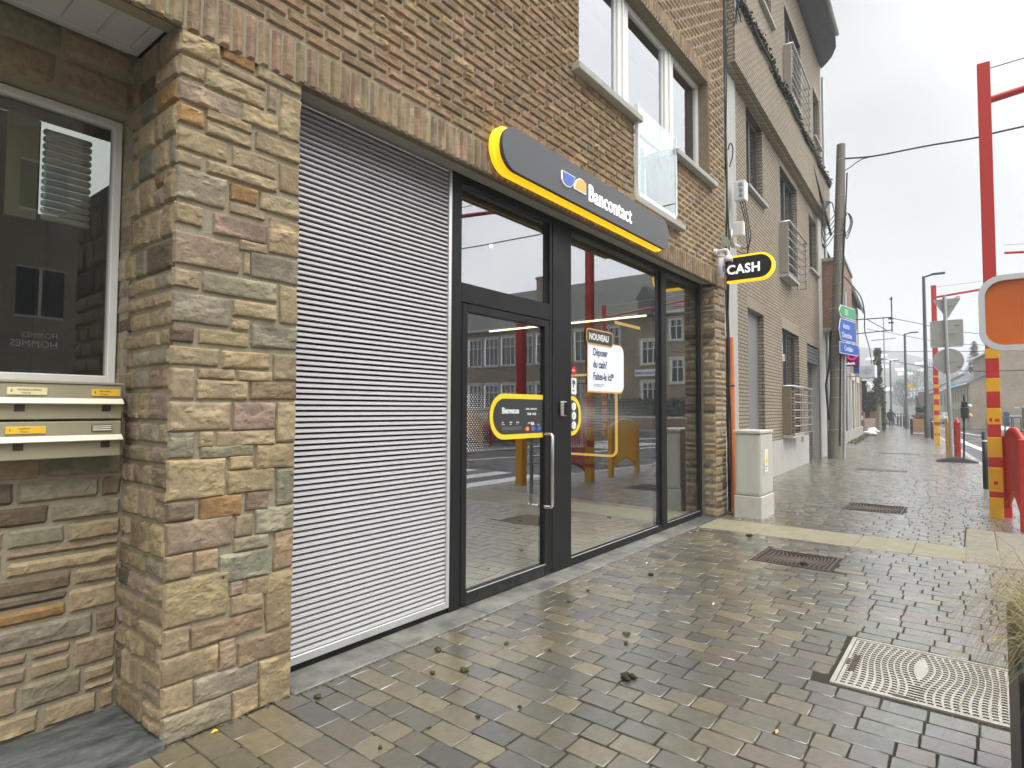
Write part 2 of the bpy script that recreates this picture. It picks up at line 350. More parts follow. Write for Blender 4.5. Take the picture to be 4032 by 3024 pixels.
mat('wood_pole',(.19,.18,.14),.9,var=.35,vscale=7,bump=.6,bscale=40,streak=(3,3,.12))
mat('red_paint',(.52,.028,.018),.35,var=.06,vscale=4); mat('yel_paint',(.78,.42,.012),.38,var=.06,vscale=4)
mat('sign_back',(.40,.40,.37),.5,metal=.25,var=.10,vscale=3); mat('sign_rim',(.55,.56,.56),.35,metal=.4)
mat('orange_board',(.62,.13,.012),.4,var=.10,vscale=2.5)
mat('lamp_grey',(.045,.05,.052),.5); mat('bollard',(.022,.022,.026),.5,var=.2,vscale=20); mat('refl_white',(.7,.7,.7),.4)
mat('sgn_green',(.03,.30,.13),.35); mat('sgn_blue',(.02,.10,.42),.35); mat('sgn_white',(.75,.76,.78),.35)
mat('leaf',attr=True,rough=.7,var=.3,vscale=30); mat('bark',(.09,.075,.055),.9,var=.3,vscale=10)
mat('moss',(.055,.07,.015),.95,var=.5,vscale=60,bump=.8,bscale=120); mat('moss_dark',(.03,.022,.012),.95,var=.5,vscale=60,bump=.8,bscale=120)
mat('cast_iron',(.11,.085,.07),.45,metal=.5,var=.3,vscale=25,bump=.3,rvar=.1); mat('stud_dark',(.022,.016,.013),.5); mat('cast_pale',(.40,.375,.33),.38,metal=.0,spec=.8,var=.25,vscale=8,bump=.2,rvar=.12)
mat('grass_dry',attr=True,rough=.8); mat('planter_black',(.012,.012,.013),.5)
mat('planter_wood',(.36,.20,.08),.6,var=.2,vscale=8,streak=(1,1,8)); mat('purple_paint',(.05,.02,.07),.5)
mat('coat',(.018,.018,.03),.9); mat('jeans',(.035,.05,.09),.9); mat('hair',(.02,.015,.012),.8); mat('skin',(.45,.25,.17),.6); mat('bag',(.16,.08,.07),.7)
mat('slate',(.11,.115,.125),.6,var=.2,vscale=6); mat('slate_green',(.085,.09,.075),.75,var=.25,vscale=6); mat('snow',(.82,.84,.87),.8)
mat('glass_dark',(.03,.035,.04),.08,spec=.8); mat('stone_trim',(.50,.48,.42),.8,var=.1)
mat('car_silver',(.42,.46,.45),.3,metal=.5); mat('car_dark',(.03,.03,.035),.3); mat('car_white',(.7,.7,.7),.3); mat('car_red',(.3,.02,.02),.3); mat('tyre',(.015,.015,.015),.8)
mat('hill_green',(.05,.06,.045),1,var=.45,vscale=.06); mat('wall_cream',(.40,.355,.28),.9,var=.08); mat('mag',(.62,.0,.16),.4,emit=(1,.05,.2),es=.35); mat('purple_sign',(.12,.01,.10),.4,emit=(.2,.0,.15),es=.15)
mat('white_box',(.70,.73,.76),.4); mat('cyan_sign',(.05,.45,.75),.4); mat('yellow_sign',(.72,.48,.04),.4)
glassmat('glass',3.0); glassmat('glass_win',2.3,(.60,.64,.58)); glassmat('glass_up',2.7,(.7,.75,.78)); glassmat('glass_clear',1.5,(.86,.95,.94))
TAN=(.285,.222,.140);COLS=dict(t=TAN,o=(.27,.165,.075),p=(.262,.195,.145),y=(.305,.235,.145),g=(.24,.21,.152),b=(.13,.098,.07),v=(.215,.198,.143),e=(.30,.222,.148),n=(.215,.158,.105))
def jit(c,a=.10): k=1+random.uniform(-a,a); return (c[0]*k,c[1]*k*(1+random.uniform(-.03,.03)),c[2]*k*(1+random.uniform(-.07,.05)))
def rstone():
    return jit(COLS[random.choices('topygbven',[42,3,7,12,14,3,5,5,9])[0]],.16)

# ---------------------------------------------------------------- ground
KERB=[(-12,-1.35),(11,-1.35),(14.7,-.95),(18,-.6),(22.5,-.08),(28,.35),(33.5,.85),(44,1.75),(61,4.0),(82,7.2),(110,12.2),(160,22)]
WALLL=[(-12,3.4),(21.3,3.95),(33,4.85),(42,5.55),(50,6.3),(61,7.4),(82,10.2),(110,15),(160,25)]
def ipl(P,x):
    for (a,b),(c,d) in zip(P,P[1:]):
        if x<=c: return b+(d-b)*(x-a)/(c-a)
    return P[-1][1]
g=B(); g.quad((-60,-100,-.14),(600,-100,-.14),(600,150,-.14),(-60,150,-.14)); tag(g.build('ground','soil'),kind='structure')
g=B(); xs=[-60,-12,0,11,14.7,18,22.5,28,33.5,44,61,82,110,160,230]
def rr(x): return ipl([(-12,-11.5),(12,-11.5),(40,-9),(48,-4.0),(61,-3.0),(66,-1.8),(82,1.0),(110,6),(160,15)],x)
for a,c in zip(xs,xs[1:]):
    g.quad((a,rr(a),-.13),(c,rr(c),-.13),(c,ipl(KERB,c),-.13),(a,ipl(KERB,a),-.13))
tag(g.build('road','asphalt'),kind='structure')
g=B(); g.quad((14,-60,-.134),(41,-60,-.134),(41,-8.5,-.134),(14,-8.5,-.134)); tag(g.build('side_road','asphalt'),kind='structure')
g=B()
for (x,y) in [(9.0,-2.6),(9.0,-3.7),(9.0,-4.8),(9.0,-5.9),(9.0,-7),(9.0,-8.1),(9.0,-9.2)]:
    g.quad((x,y,-.126),(x+3,y,-.126),(x+3,y+.5,-.126),(x,y+.5,-.126))
def band(g,P,w=.15):
    for (a,b),(c,d) in zip(P,P[1:]):
        n=Vector((-(d-b),c-a,0)).normalized()*w/2
        g.quad((a-n.x,b-n.y,-.126),(c-n.x,d-n.y,-.126),(c+n.x,d+n.y,-.126),(a+n.x,b+n.y,-.126))
band(g,[(14,-6.6),(20,-5.4),(30,-3.9),(40,-2.4),(52,.2),(66,2.2),(82,4.2),(110,9)],.18)
band(g,[(17,-1.5),(24,-.95),(30,-.4),(38,.45),(43,.8)],.3); band(g,[(24,-3.4),(36,-2.6),(46,-.5)],.4)
band(g,[(16,-9.2),(30,-8.4),(44,-5.2)],.3)
for k in range(6): band(g,[(22+k*.9,-8),(22+k*.9,-5.6)],.45)
tag(g.build('road_marking','road_paint'),kind='structure')
g=B()
for (a,b),(c,d) in zip(KERB,KERB[1:]):
    g.add([(a,b,-.14),(c,d,-.14),(c,d,.004),(a,b,.004),(a,b+.15,.004),(c,d+.15,.004)],[(0,1,2,3),(3,2,5,4)])
tag(g.build('kerb','kerbstone'),kind='structure')
g=B(); P2=[(12,-11.5),(-40,-11.5)]
g.box(-40,13,-16,-11.5,-.14,0); g.box(41,43.4,-40,-9.6,-.14,-.01)
g.add([(41,-9.6,-.01),(48,-4,-.01),(61,-3.0,-.01),(66,-1.8,-.01),(90,2.2,-.01),(110,6,-.01),(110,2,-.01),(90,-2,-.01),(66,-6,-.01),(60,-9,-.01),(43,-12,-.01)],[tuple(range(11))])
tag(g.build('far_pavement','kerbstone'),kind='structure')
# pavement bed
g=B()
for a,c in zip(xs[:-1],xs[1:-1]):
    g.quad((a,ipl(KERB,a)+.05,-.008),(c,ipl(KERB,c)+.05,-.008),(c,ipl(WALLL,c)+.6,-.008),(a,ipl(WALLL,a)+.6,-.008))
EX=[(3.70,4.56,-.16,.69),(6.20,6.86,1.09,1.82),(10.28,11.12,.86,1.64),(7.50,8.26,-.5,2.84),(7.45,9.58,-1.25,.13),(3.0,4.3,-5,-1.3)]
g2=B(); x=-.9; ri=0
PC=[(.130,.108,.064),(.092,.081,.056),(.080,.075,.056),(.064,.061,.050),(.150,.123,.070),(.106,.091,.060)]
while x<72:
    pitch=.143 if x<32 else .21
    y=ipl(KERB,x)+.17-random.uniform(0,.12); top=min(2.86 if x<8.7 else 9,ipl(WALLL,x)+.25); 
    if x<1.0: top=2.9
    rowpal=random.random(); ri+=1
    while y<top:
        l=random.choice([.15,.20,.20,.25]) if x<32 else .4
        gp=.0028 if y>1.6 and x<7 else .0042 if x<14 else .006; x0,x1,y0,y1=x+gp,x+pitch-gp,y+gp,min(y+l-gp,top); y+=l; skip=False
        for (a,c,d,e) in EX:
            if x0<c and x1>a and y0<e and y1>d:
                opts=[(c-x0,'x0',c),(x1-a,'x1',a),(e-y0,'y0',e),(y1-d,'y1',d)]
                o=min(opts)
                if o[1]=='x0':x0=o[2]+.004
                elif o[1]=='x1':x1=o[2]-.004
                elif o[1]=='y0':y0=o[2]+.004
                else:y1=o[2]-.004
                if x1-x0<.02 or y1-y0<.02: skip=True;break
        if skip or y1-y0<.02: continue
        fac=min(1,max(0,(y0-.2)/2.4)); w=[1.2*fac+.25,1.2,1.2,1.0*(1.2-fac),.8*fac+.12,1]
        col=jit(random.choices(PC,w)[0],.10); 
        wf_=min(1,max(0,(1.25-y0)/1.3)); col=tuple(v*(1-wf_*.55)+t*wf_*.55*random.uniform(.85,1.15) for v,t in zip(col,(.23,.222,.20)))  # paler grey towards the kerb: wet sky sheen put into the paver colour
        z=random.uniform(-.0015,.0015); tx=random.uniform(-.0008,.0008); ty=random.uniform(-.0012,.0012)
        if x<32:
            r=.004; c1=.009
            r=min(r,(y1-y0)/3,(x1-x0)/3)
            P=[(x0+c1,y0),(x1-c1,y0),(x1,y0+c1),(x1,y1-c1),(x1-c1,y1),(x0+c1,y1),(x0,y1-c1),(x0,y0+c1)]
            Q=[(x0+r+c1*.3,y0+r*.8),(x1-r-c1*.3,y0+r*.8),(x1-r*.8,y0+r+c1*.3),(x1-r*.8,y1-r-c1*.3),(x1-r-c1*.3,y1-r*.8),(x0+r+c1*.3,y1-r*.8),(x0+r*.8,y1-r-c1*.3),(x0+r*.8,y0+r+c1*.3)]
            j=lambda p:(p[0]+random.uniform(-.003,.003),p[1]+random.uniform(-.003,.003))
            P=[j(p) for p in P]
            vs=[(p[0],p[1],-.009) for p in P]+[(p[0],p[1],-.0014+z) for p in P]+[(p[0],p[1],z+(tx if i in(2,3,4) else -tx)) for i,p in enumerate(Q)]
            fs=[(i,(i+1)%8,8+(i+1)%8,8+i) for i in range(8)]+[(8+i,8+(i+1)%8,16+(i+1)%8,16+i) for i in range(8)]
            g2.add(vs,fs,col,True); g2.add(vs[16:],[tuple(range(8))],col)
        else:
            g2.quad((x0,y0,z),(x1,y0,z),(x1,y1,z),(x0,y1,z),col)
    x+=pitch
g2.C=[c for c in g2.C]
nb=g.n; g.V.extend(g2.V); g.F.extend([tuple(i+nb for i in f) for f in g2.F]); g.M=[0]*len(g.M)+[1]*len(g2.F); g.C+=g2.C; g.S+=g2.S; g.n+=g2.n
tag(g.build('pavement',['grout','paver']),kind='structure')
g=B(); y=-.5
while y<2.8:
    y1=min(y+.53,2.84); z=random.uniform(0,.001); g.rbox(7.505,8.255,y+.002,y1-.002,-.02,.002+z,.004); y=y1
tag(g.build('paving_strip','strip_stone'),kind='structure')
# tactile paving
g=B()
for i in range(7):
    for k in range(5):
        xa=7.46+i*.30; ya=.125-(k+1)*.28
        if k<2: 
            g.rbox(xa+.003,xa+.297,ya+.003,ya+.277,-.02,.001,.003)
            for q in range(8): g.rbox(xa+.012+q*.036,xa+.030+q*.036,ya+.012,ya+.268,0,.006,.0035)
        else:
            g.rbox(xa+.003,xa+.297,ya+.003,ya+.277,-.02,.001,.003)
            for q in range(6):
                for w in range(6): g.cyl(xa+.028+q*.048,ya+.025+w*.046,0,.006,.014,.008,n=6)
tag(g.build('tactile_paving','tactile'),kind='structure')

# ---------------------------------------------------------------- grates
def grate(x0,x1,y0,y1,dots,label,m):
    t=thing('drain_grate' if not dots else 'manhole_cover',label,'drain cover' if not dots else 'manhole cover',((x0+x1)/2,(y0+y1)/2,0))
    b=B(); fw=.022
    b.box(x0,x1,y0,y0+fw,-.03,.0015);b.box(x0,x1,y1-fw,y1,-.03,.0015);b.box(x0,x0+fw,y0+fw,y1-fw,-.03,.0015);b.box(x1-fw,x1,y0+fw,y1-fw,-.03,.0015)
    b.build('frame',m,t)
    b=B(); b.box(x0+fw+.004,x1-fw-.004,y0+fw+.004,y1-fw-.004,-.03,-.004 if dots else -.022); 
    W=x1-x0-2*fw-.03; H=y1-y0-2*fw-.03; n=21 if dots else 17
    cx=x0+fw+.015; cy=y0+fw+.015
    if dots:
        for i in range(n):
            m_=21
            for k in range(m_):
                u=(k+.5)/m_; amp=.030*math.sin(2*math.pi*u*1.0+0.6)*math.sin(math.pi*(i+.5)/n)
                px=cx+W*(k+.5)/m_; py=cy+H*(i+.5)/n+amp*(1 if i<n/2 else -1)
                # crescent ridge
                pts=[(px-.010,py-.011),(px-.004,py-.013),(px+.001,py-.007),(px+.002,py),(px+.001,py+.007),(px-.004,py+.013),(px-.010,py+.011),(px-.003,py)]
                nF=len(b.F); b.prism(pts,.0045,(0,0,-.0045),(1,0,0),(0,1,0),(0,0,1)); b.M[nF:]=[1]*(len(b.F)-nF)
        b.build('plate',[m,'stud_dark'],t)
        b=B(); b.box(x0+.24,x0+.50,y1-.085,y1-.055,-.004,0); b.box(x0+.33,x0+.42,y1-.045,y1-.030,-.004,.0008); b.box(x0+.03,x0+.06,y0+.42,y0+.52,-.004,0); b.build('lifting_slot','cast_iron',t)
    else:
        b.build('pit','black_gap',t); b=B()
        for i in range(n):
            pts=[]; 
            for k in range(15):
                u=k/14; amp=.022*math.sin(2*math.pi*u+.5)*math.sin(math.pi*(i+.5)/n)*2
                pts.append((cx+W*u,cy+H*(i+.5)/n+amp,-.006))
            b.tube(pts,.0085,4)
        b.build('wavy_bars','cast_iron',t)
grate(3.72,4.54,-.14,.67,True,'large square manhole cover studded with wavy rows beside the black planter','cast_pale')
grate(6.22,6.84,1.11,1.80,False,'brown drain grate with wavy bars in the wet paving near the shop window','cast_iron')
grate(10.30,11.10,.88,1.62,False,'drain grate with wavy bars beyond the pale paving strip','cast_iron')
for i,(x,y,w,d) in enumerate([(17.5,1.9,.5,1.1),(24.6,2.1,.5,1.2),(29.2,3.0,1.0,.5)]):
    t=thing('inspection_cover',['thin slot shaped cover on the pavement in front of the street poles','long slot cover in the pavement beyond the wooden utility pole','rectangular service cover with a paved infill far along the pavement'][i],'cover',(x,y,0))
    b=B(); fw=.03
    for bx in ((x-w/2,x+w/2,y-d/2,y-d/2+fw),(x-w/2,x+w/2,y+d/2-fw,y+d/2),(x-w/2,x-w/2+fw,y-d/2,y+d/2),(x+w/2-fw,x+w/2,y-d/2,y+d/2)): b.box(*bx,-.01,.004)
    b.build('frame','cast_iron',t)
    if i<2: b=B(); b.box(x-w/2+fw,x+w/2-fw,y-d/2+fw,y+d/2-fw,-.01,.003); b.build('plate','cast_iron',t)

# ================================================================= SHOP BUILDING
YF=2.86; YB=2.84
shop=thing('shop_building','brown brick and rough stone building with the glazed bank shopfront and silver slatted panel','building',(1.15,2.86,0))
# --- stone masonry
STONES='1.152,3.161,1.331,3.26,t|1.353,3.218,1.51,3.262,o|1.345,3.15,1.573,3.185,t|1.529,3.20,1.781,3.265,t|1.152,3.053,1.266,3.137,t|1.275,3.046,1.569,3.128,t|1.592,3.058,1.635,3.18,p|1.663,2.944,1.776,3.17,t|1.152,2.934,1.431,3.021,p|1.152,2.83,1.267,2.905,o|1.284,2.895,1.506,2.935,t|1.453,2.946,1.651,3.03,y|1.152,2.708,1.386,2.797,t|1.285,2.818,1.508,2.87,t|1.534,2.828,1.774,2.912,t|1.152,2.635,1.263,2.68,t|1.413,2.701,1.642,2.794,t|1.288,2.633,1.648,2.682,t|1.668,2.65,1.778,2.79,t|1.152,2.472,1.38,2.611,g|1.403,2.531,1.536,2.606,o|1.557,2.524,1.781,2.608,t|1.152,2.356,1.276,2.44,y|1.405,2.467,1.586,2.508,t|1.327,2.346,1.598,2.437,p|1.612,2.314,1.785,2.49,t|1.152,2.169,1.455,2.308,p|1.461,2.295,1.599,2.335,t|1.478,2.171,1.51,2.274,t|1.521,2.165,1.785,2.288,g|1.153,2.061,1.267,2.134,t|1.285,2.053,1.661,2.141,g|1.682,1.949,1.785,2.141,t|1.153,1.898,1.415,2.026,g|1.432,1.957,1.66,2.029,t|1.429,1.894,1.514,1.935,t|1.152,1.809,1.25,1.864,b|1.273,1.808,1.513,1.866,y|1.529,1.812,1.785,1.921,v|1.152,1.703,1.367,1.776,t|1.389,1.701,1.632,1.774,y|1.657,1.653,1.785,1.777,t|1.152,1.546,1.256,1.677,t|1.28,1.645,1.447,1.68,t|1.273,1.547,1.513,1.63,t|1.465,1.642,1.643,1.68,t|1.53,1.548,1.785,1.633,n|1.152,1.399,1.429,1.522,t|1.446,1.396,1.666,1.525,p|1.679,1.327,1.785,1.528,t|1.152,1.275,1.263,1.384,v|1.287,1.323,1.35,1.382,t|1.371,1.317,1.664,1.383,t|1.295,1.266,1.548,1.312,g|1.57,1.192,1.785,1.309,t|1.152,1.081,1.408,1.256,y|1.433,1.204,1.55,1.257,t|1.428,1.084,1.663,1.189,t|1.684,0.997,1.785,1.181,v|1.154,0.99,1.274,1.068,b|1.3,0.977,1.499,1.073,o|1.519,0.992,1.634,1.075,n|1.571,0.868,1.785,.985,g|1.152,0.84,1.452,0.975,p|1.469,0.87,1.554,0.965,t|1.466,0.799,1.643,0.855,g|1.677,0.668,1.785,0.854,e|1.152,0.724,1.268,0.827,t|1.282,0.737,1.384,0.825,e|1.399,0.659,1.66,0.785,v|1.154,0.514,1.438,0.71,y|1.453,0.591,1.512,0.645,p|1.535,0.558,1.665,0.645,t|1.457,0.493,1.62,0.577,t|1.641,0.367,1.785,0.649,t|1.155,0.389,1.262,0.50,t|1.275,0.396,1.622,0.479,n|1.498,0.237,1.785,0.35,n|1.157,0.263,1.392,0.373,t|1.404,0.251,1.484,0.383,e|1.613,0.0,1.785,0.22,t|1.299,0.133,1.602,0.234,g|1.155,0.131,1.288,0.25,t|1.477,0.0,1.604,0.123,e|1.155,0.0,1.467,0.12,g'
def ashlar(b,o,ux,nn,w,h,seed,hr=(.075,.17),wr=(.12,.42),gap=.013,cell=.016,dark=1,depth=.004,amp=.019):
    rs=random.Random(seed); z=0; k=seed*31
    while z<h-.03:
        hh=min(rs.uniform(*hr),h-z)
        if h-z-hh<.05: hh=h-z
        x=0
        while x<w-.02:
            ww=min(rs.uniform(*wr),w-x)
            if w-x-ww<.06: ww=w-x
            k+=1; parts=[(z,hh)]
            if hh>.12 and rs.random()<.3: q=rs.uniform(.35,.65); parts=[(z,hh*q),(z+hh*q,hh*(1-q))]
            for (a,c) in parts:
                cc=rstone(); cc=tuple(v*dark for v in cc)
                if c-gap<.02 or ww-gap<.02: continue
                b.rock((o[0]+ux[0]*(x+gap/2),o[1]+ux[1]*(x+gap/2),o[2]+a+gap/2),ux,(0,0,1),nn,ww-gap,c-gap,depth,amp,cell,cc,k)
            x+=ww
        z+=hh
b=B()
for i,sx in enumerate(STONES.split('|')):
    x0,z0,x1,z1,k=sx.split(','); x0,z0,x1,z1=map(float,(x0,z0,x1,z1))
    ez=.009 if z1-z0<.06 else .007; b.rock((max(x0-.006,1.151),YF,z0-ez),(1,0,0),(0,0,1),(0,-1,0),min(x1+.006,1.787)-max(x0-.006,1.151),max(z1-z0,.03)+2*ez,.004,.019,.0085,jit(COLS[k],.08),i+3,cvar=.38,round_=.011)
ashlar(b,(1.15,3.53,.03),(0,-1,0),(-1,0,0),.665,3.27,5,cell=.012,wr=(.09,.26))
pl=B(); pl.box(1.15+.012,1.785-.006,YF+.0105,3.6,-.1,3.262)
pl.build('pillar_core','mortar',shop); b.build('stone_pillar','stone',shop)
b=B(); ashlar(b,(8.29,YF,0),(1,0,0),(0,-1,0),.45,3.27,9,cell=.02,wr=(.14,.3)); ashlar(b,(8.285,3.05,0),(0,-1,0),(-1,0,0),.19,3.27,19,cell=.03,wr=(.1,.2))
ashlar(b,(8.742,2.86,0),(0,1,0),(1,0,0),.6,3.27,29,cell=.03)
b.build('stone_pillar','stone',shop)
b=B(); b.box(8.296,8.73,YF+.0105,3.6,-.1,3.262); b.build('pillar_core','mortar_dark',shop)
# --- recess at the left
RW=3.37
b=B(); ashlar(b,(-.4,RW,.03),(1,0,0),(0,-1,0),1.55,1.585,12,cell=.014,wr=(.15,.42),hr=(.07,.15)); b.build('recess_masonry','stone',shop)
b=B(); ashlar(b,(-.4,RW,3.0),(1,0,0),(0,-1,0),1.55,.32,22,cell=.03,wr=(.25,.5),hr=(.15,.17))
b.build('recess_masonry','stone',shop)
b=B(); wallholes(b,-.6,1.16,-.1,3.6,[(-.5,1.149,1.615,2.995)],RW+.0105,rev=.14); b.build('recess_wall','mortar',shop)
b=B(); b.box(-.6,1.155,2.82,3.37,-.1,.03); b.build('entrance_step','bluestone',shop)
b=B()
for i in range(12):
    xx=1.10-i*.145; b.rbox(xx-.143,xx,2.98,3.36,3.315,3.33,.004)
b.build('recess_ceiling','pvc_ceiling',shop)
b=B(); b.rbox(-.6,1.11,3.315,3.365,3.30,3.33,.004); b.rbox(1.10,1.15,2.98,3.36,3.302,3.332,.004); b.build('ceiling_trim','pvc_ceiling',shop)
b=B(); b.box(-.6,1.148,2.87,2.978,3.275,3.33); b.build('beam','cream_beam',shop)
# left window
def winframe(b,x0,x1,z0,z1,y0,y1,t,r=.004):
    b.rbox(x0,x0+t,y0,y1,z0,z1,r);b.rbox(x1-t,x1,y0,y1,z0,z1,r);b.rbox(x0+t-.001,x1-t+.001,y0,y1,z0,z0+t,r);b.rbox(x0+t-.001,x1-t+.001,y0,y1,z1-t,z1,r)
b=B(); winframe(b,-.5,1.140,1.622,2.99,3.49,3.55,.038); wf=b.build('window','white_pvc',shop)
b=B(); b.quad((-.47,3.525,1.655),(1.105,3.525,1.655),(1.105,3.525,2.955),(-.47,3.525,2.955)); b.build('pane','glass_win',wf)
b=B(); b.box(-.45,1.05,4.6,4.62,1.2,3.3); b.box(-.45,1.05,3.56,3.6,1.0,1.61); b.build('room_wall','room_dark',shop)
b=B(); b.box(.70,.82,3.62,3.64,2.42,2.93); b.build('curtain_panel','cream_beam',shop)
b=B()
for i in range(13): b.rbox(.84,1.045,3.62,3.65,2.43+i*.036,2.46+i*.036,.008)
b.build('blind','alu',shop)
for (zz,sz) in ((1.83,.035),(1.785,.045)):
    textobj('lettering','HOMMES',sz,'ink_grey',(.90,3.521,zz),(-1,0,0),(0,0,1),shop,ext=.0005)  # mirrored word seen as a reflection, put on the pane as dark letters
# --- upper brick wall: individual rough bricks
OPEN=[(4.63,8.08,4.67,6.09),(5.76,6.80,3.80,4.68)]
BC=[(.27,.185,.112),(.25,.168,.10),(.285,.205,.122),(.27,.178,.118),(.23,.165,.10),(.265,.19,.112),(.245,.165,.10),(.28,.188,.125)]
b=B(); z=3.505; row=0; kk=0
while z<8.6:
    xo=-1.2+(.115 if row%2 else 0); 
    while xo<8.75:
        x0,x1=xo+.005,xo+.225; xo+=.23
        zz0,zz1=z+.004,z+.069; drop=False
        for (a,c,d,e) in OPEN:
            if zz1>d+.01 and zz0<e-.01 and x1>a and x0<c:
                if x0<a-.03: x1=min(x1,a)
                elif x1>c+.03: x0=max(x0,c)
                else: drop=True
        # soldier course above window
        if 6.09<z+.05<6.33 and x1>4.55 and x0<8.12: drop=True
        x1=min(x1,8.752)
        if drop or x1-x0<.02: continue
        kk+=1
        near=x0<5.5 and z<6
        cell=.0115 if near else .03
        b.rock((x0,YB,zz0),(1,0,0),(0,0,1),(0,-1,0),x1-x0,zz1-zz0,-.004,.030 if near else .020,cell,jit(random.choice(BC),.14),kk*7+1,round_=.006,ridge=(10,18),cvar=.42,tilt=.010)
    z+=.0733; row+=1
def soldiers(b,x0,x1,z0,z1,seed,cell=.014):
    rs=random.Random(seed); x=x0; k=seed*97
    while x<x1-.02:
        w=rs.uniform(.062,.074); k+=1
        c=jit(rs.choice([(.265,.182,.12),(.28,.21,.135),(.24,.18,.11),(.265,.175,.12),(.25,.195,.125)]),.12)
        b.rock((x+.004,YB,z0+.003),(1,0,0),(0,0,1),(0,-1,0),min(w,x1-x)-.008,z1-z0-.006,-.003,.028,cell,c,k,round_=.006,ridge=(24,8),cvar=.42); x+=w+.004
soldiers(b,-1.2,8.75,3.255,3.495,3); soldiers(b,4.5,8.2,6.095,6.32,8,.025)
b.build('brickwork','brick_rough',shop)
b=B(); hol=[(4.63,8.08,4.68,6.09),(5.76,6.80,3.80,4.68)]
wallholes(b,-1.4,8.75,3.26,8.8,hol,YB+.0115); b.quad((8.75,YB+.0115,3.26),(8.75,4.2,3.26),(8.75,4.2,8.8),(8.75,YB+.0115,8.8))
b.build('mortar_bed','mortar',shop)
# brick reveals
def reveal(b,x,z0,z1,y0,y1,sgn,seed):
    zz=z0;k=seed;r=0
    while zz<z1-.02:
        k+=1; b.rock((x,y0 if sgn>0 else y1,zz+.004),(0,1 if sgn>0 else -1,0),(0,0,1),(sgn,0,0),y1-y0,.065,.004,.008,.03,jit(random.choice([(.27,.21,.13),(.24,.175,.11),(.28,.195,.125)]),.1),k,round_=.01); zz+=.0733
b=B(); reveal(b,4.63,4.68,6.09,YB,3.0,1,900); reveal(b,8.08,4.68,6.09,YB,3.0,-1,950); reveal(b,5.76,3.80,4.66,YB,3.0,1,980); reveal(b,6.80,3.80,4.66,YB,3.0,-1,1000)
b.build('reveal_bricks','brick_rough',shop)
b=B(); b.box(4.64,8.07,YB+.02,3.02,6.085,6.10); b.box(4.62,4.64,YB+.02,3.1,4.6,6.1); b.box(8.07,8.1,YB+.02,3.1,4.6,6.1); b.box(5.74,5.77,YB+.02,3.1,3.8,4.7); b.box(6.79,6.82,YB+.02,3.1,3.8,4.7); b.build('opening_lining','mortar_dark',shop)
# lintel soffit
b=B(); b.box(1.785,8.29,2.842,2.90,3.262,3.285); b.box(-.6,1.15,2.842,2.875,3.262,3.285); b.build('lintel_underside','soffit_wood',shop)
b=B(); b.box(1.785,8.29,2.90,3.045,3.285,3.32); b.build('soffit','lintel_conc',shop)
# upper window frames
def sash(x0,x1,z0,z1,panes,name='window'):
    b=B()
    winframe(b,x0,x1,z0,z1,2.99,3.05,.055)
    f=b.build(name,'white_pvc',shop)
    return f
wf=sash(4.64,8.07,4.70,6.085,3)
b=B()
for (a,c,d,e) in ((4.695,5.62,4.755,6.03),(5.93,6.86,3.87,6.03),(7.18,8.015,4.755,6.03)):
    winframe(b,a-.03,c+.03,d-.03,e+.03,3.0,3.035,.032)
b.rbox(5.655,5.895,2.975,3.05,4.70,6.03,.006); b.rbox(6.90,7.15,2.975,3.05,4.70,6.03,.006); b.rbox(5.735,5.755,2.955,3.0,4.7,6.03,.004); b.rbox(7.0,7.02,2.955,3.0,4.7,6.03,.004)
b.rbox(5.78,5.90,2.975,3.05,3.83,4.70,.006); b.rbox(6.88,6.795,2.975,3.05,3.83,4.70,.006)
b.build('mullion','white_pvc',wf)
for (a,c,d,e) in ((4.695,5.62,4.755,6.03),(5.93,6.86,3.87,6.03),(7.18,8.015,4.755,6.03)):
    b=B(); b.quad((a,3.02,d),(c,3.02,d),(c,3.02,e),(a,3.02,e)); b.build('pane','glass_up',wf)
b=B(); b.box(4.6,8.1,3.5,3.55,3.7,6.2); b.build('room_wall','cream_beam',shop)
for (a,c,zz) in ((4.50,5.81,4.60),(6.77,8.19,4.60),(5.62,6.99,3.70)):
    b=B(); b.rbox(a,c,2.755,3.0,zz,zz+.07,.006); b.build('window_sill','sillstone',shop)
bal=thing('glass_balustrade','clear frameless glass guard in front of the tall upstairs window','balustrade',(6.26,2.80,3.78))
b=B(); b.box(5.765,6.765,2.792,2.806,3.84,4.79); b.build('glass_panel','glass_clear',bal)
b=B(); b.rbox(5.74,6.80,2.785,2.82,3.77,3.84,.004); b.rbox(6.768,6.80,2.785,2.83,3.77,4.80,.004); b.rbox(5.742,5.764,2.785,2.83,3.77,4.80,.004); b.build('channel','white_pvc',bal)
# --- shopfront (frames Y=3.07)
Y0=3.062;Y1=3.13
b=B()
b.rbox(3.168,3.286,Y0,Y1,.0,3.32,.003)         # left post
b.rbox(4.47,4.512,Y0,Y1,.0,3.32,.003)
b.rbox(4.520,4.838,Y0-.002,Y1,.0,3.32,.003)    # wide post
b.rbox(6.805,6.905,Y0+.02,Y1,.05,3.25,.003); b.rbox(6.91,7.06,Y0-.01,Y1,.05,3.25,.003)
b.rbox(8.20,8.285,Y0,Y1,.0,3.32,.003)
b.rbox(4.838,8.20,Y0,Y1,.0,.085,.003); b.rbox(3.286,8.20,Y0,Y1,3.235,3.32,.003); b.rbox(1.79,3.168,Y0+.012,Y1,-.02,.052,.002)
b.rbox(3.286,4.47,Y0,Y1,2.315,2.465,.003); b.rbox(3.286,3.292,Y0,Y1,.0,2.315,.001); b.rbox(3.286,4.47,Y0,Y1,3.225,3.236,.001)
fr=b.build('shopfront_frame','frame_dark',shop)
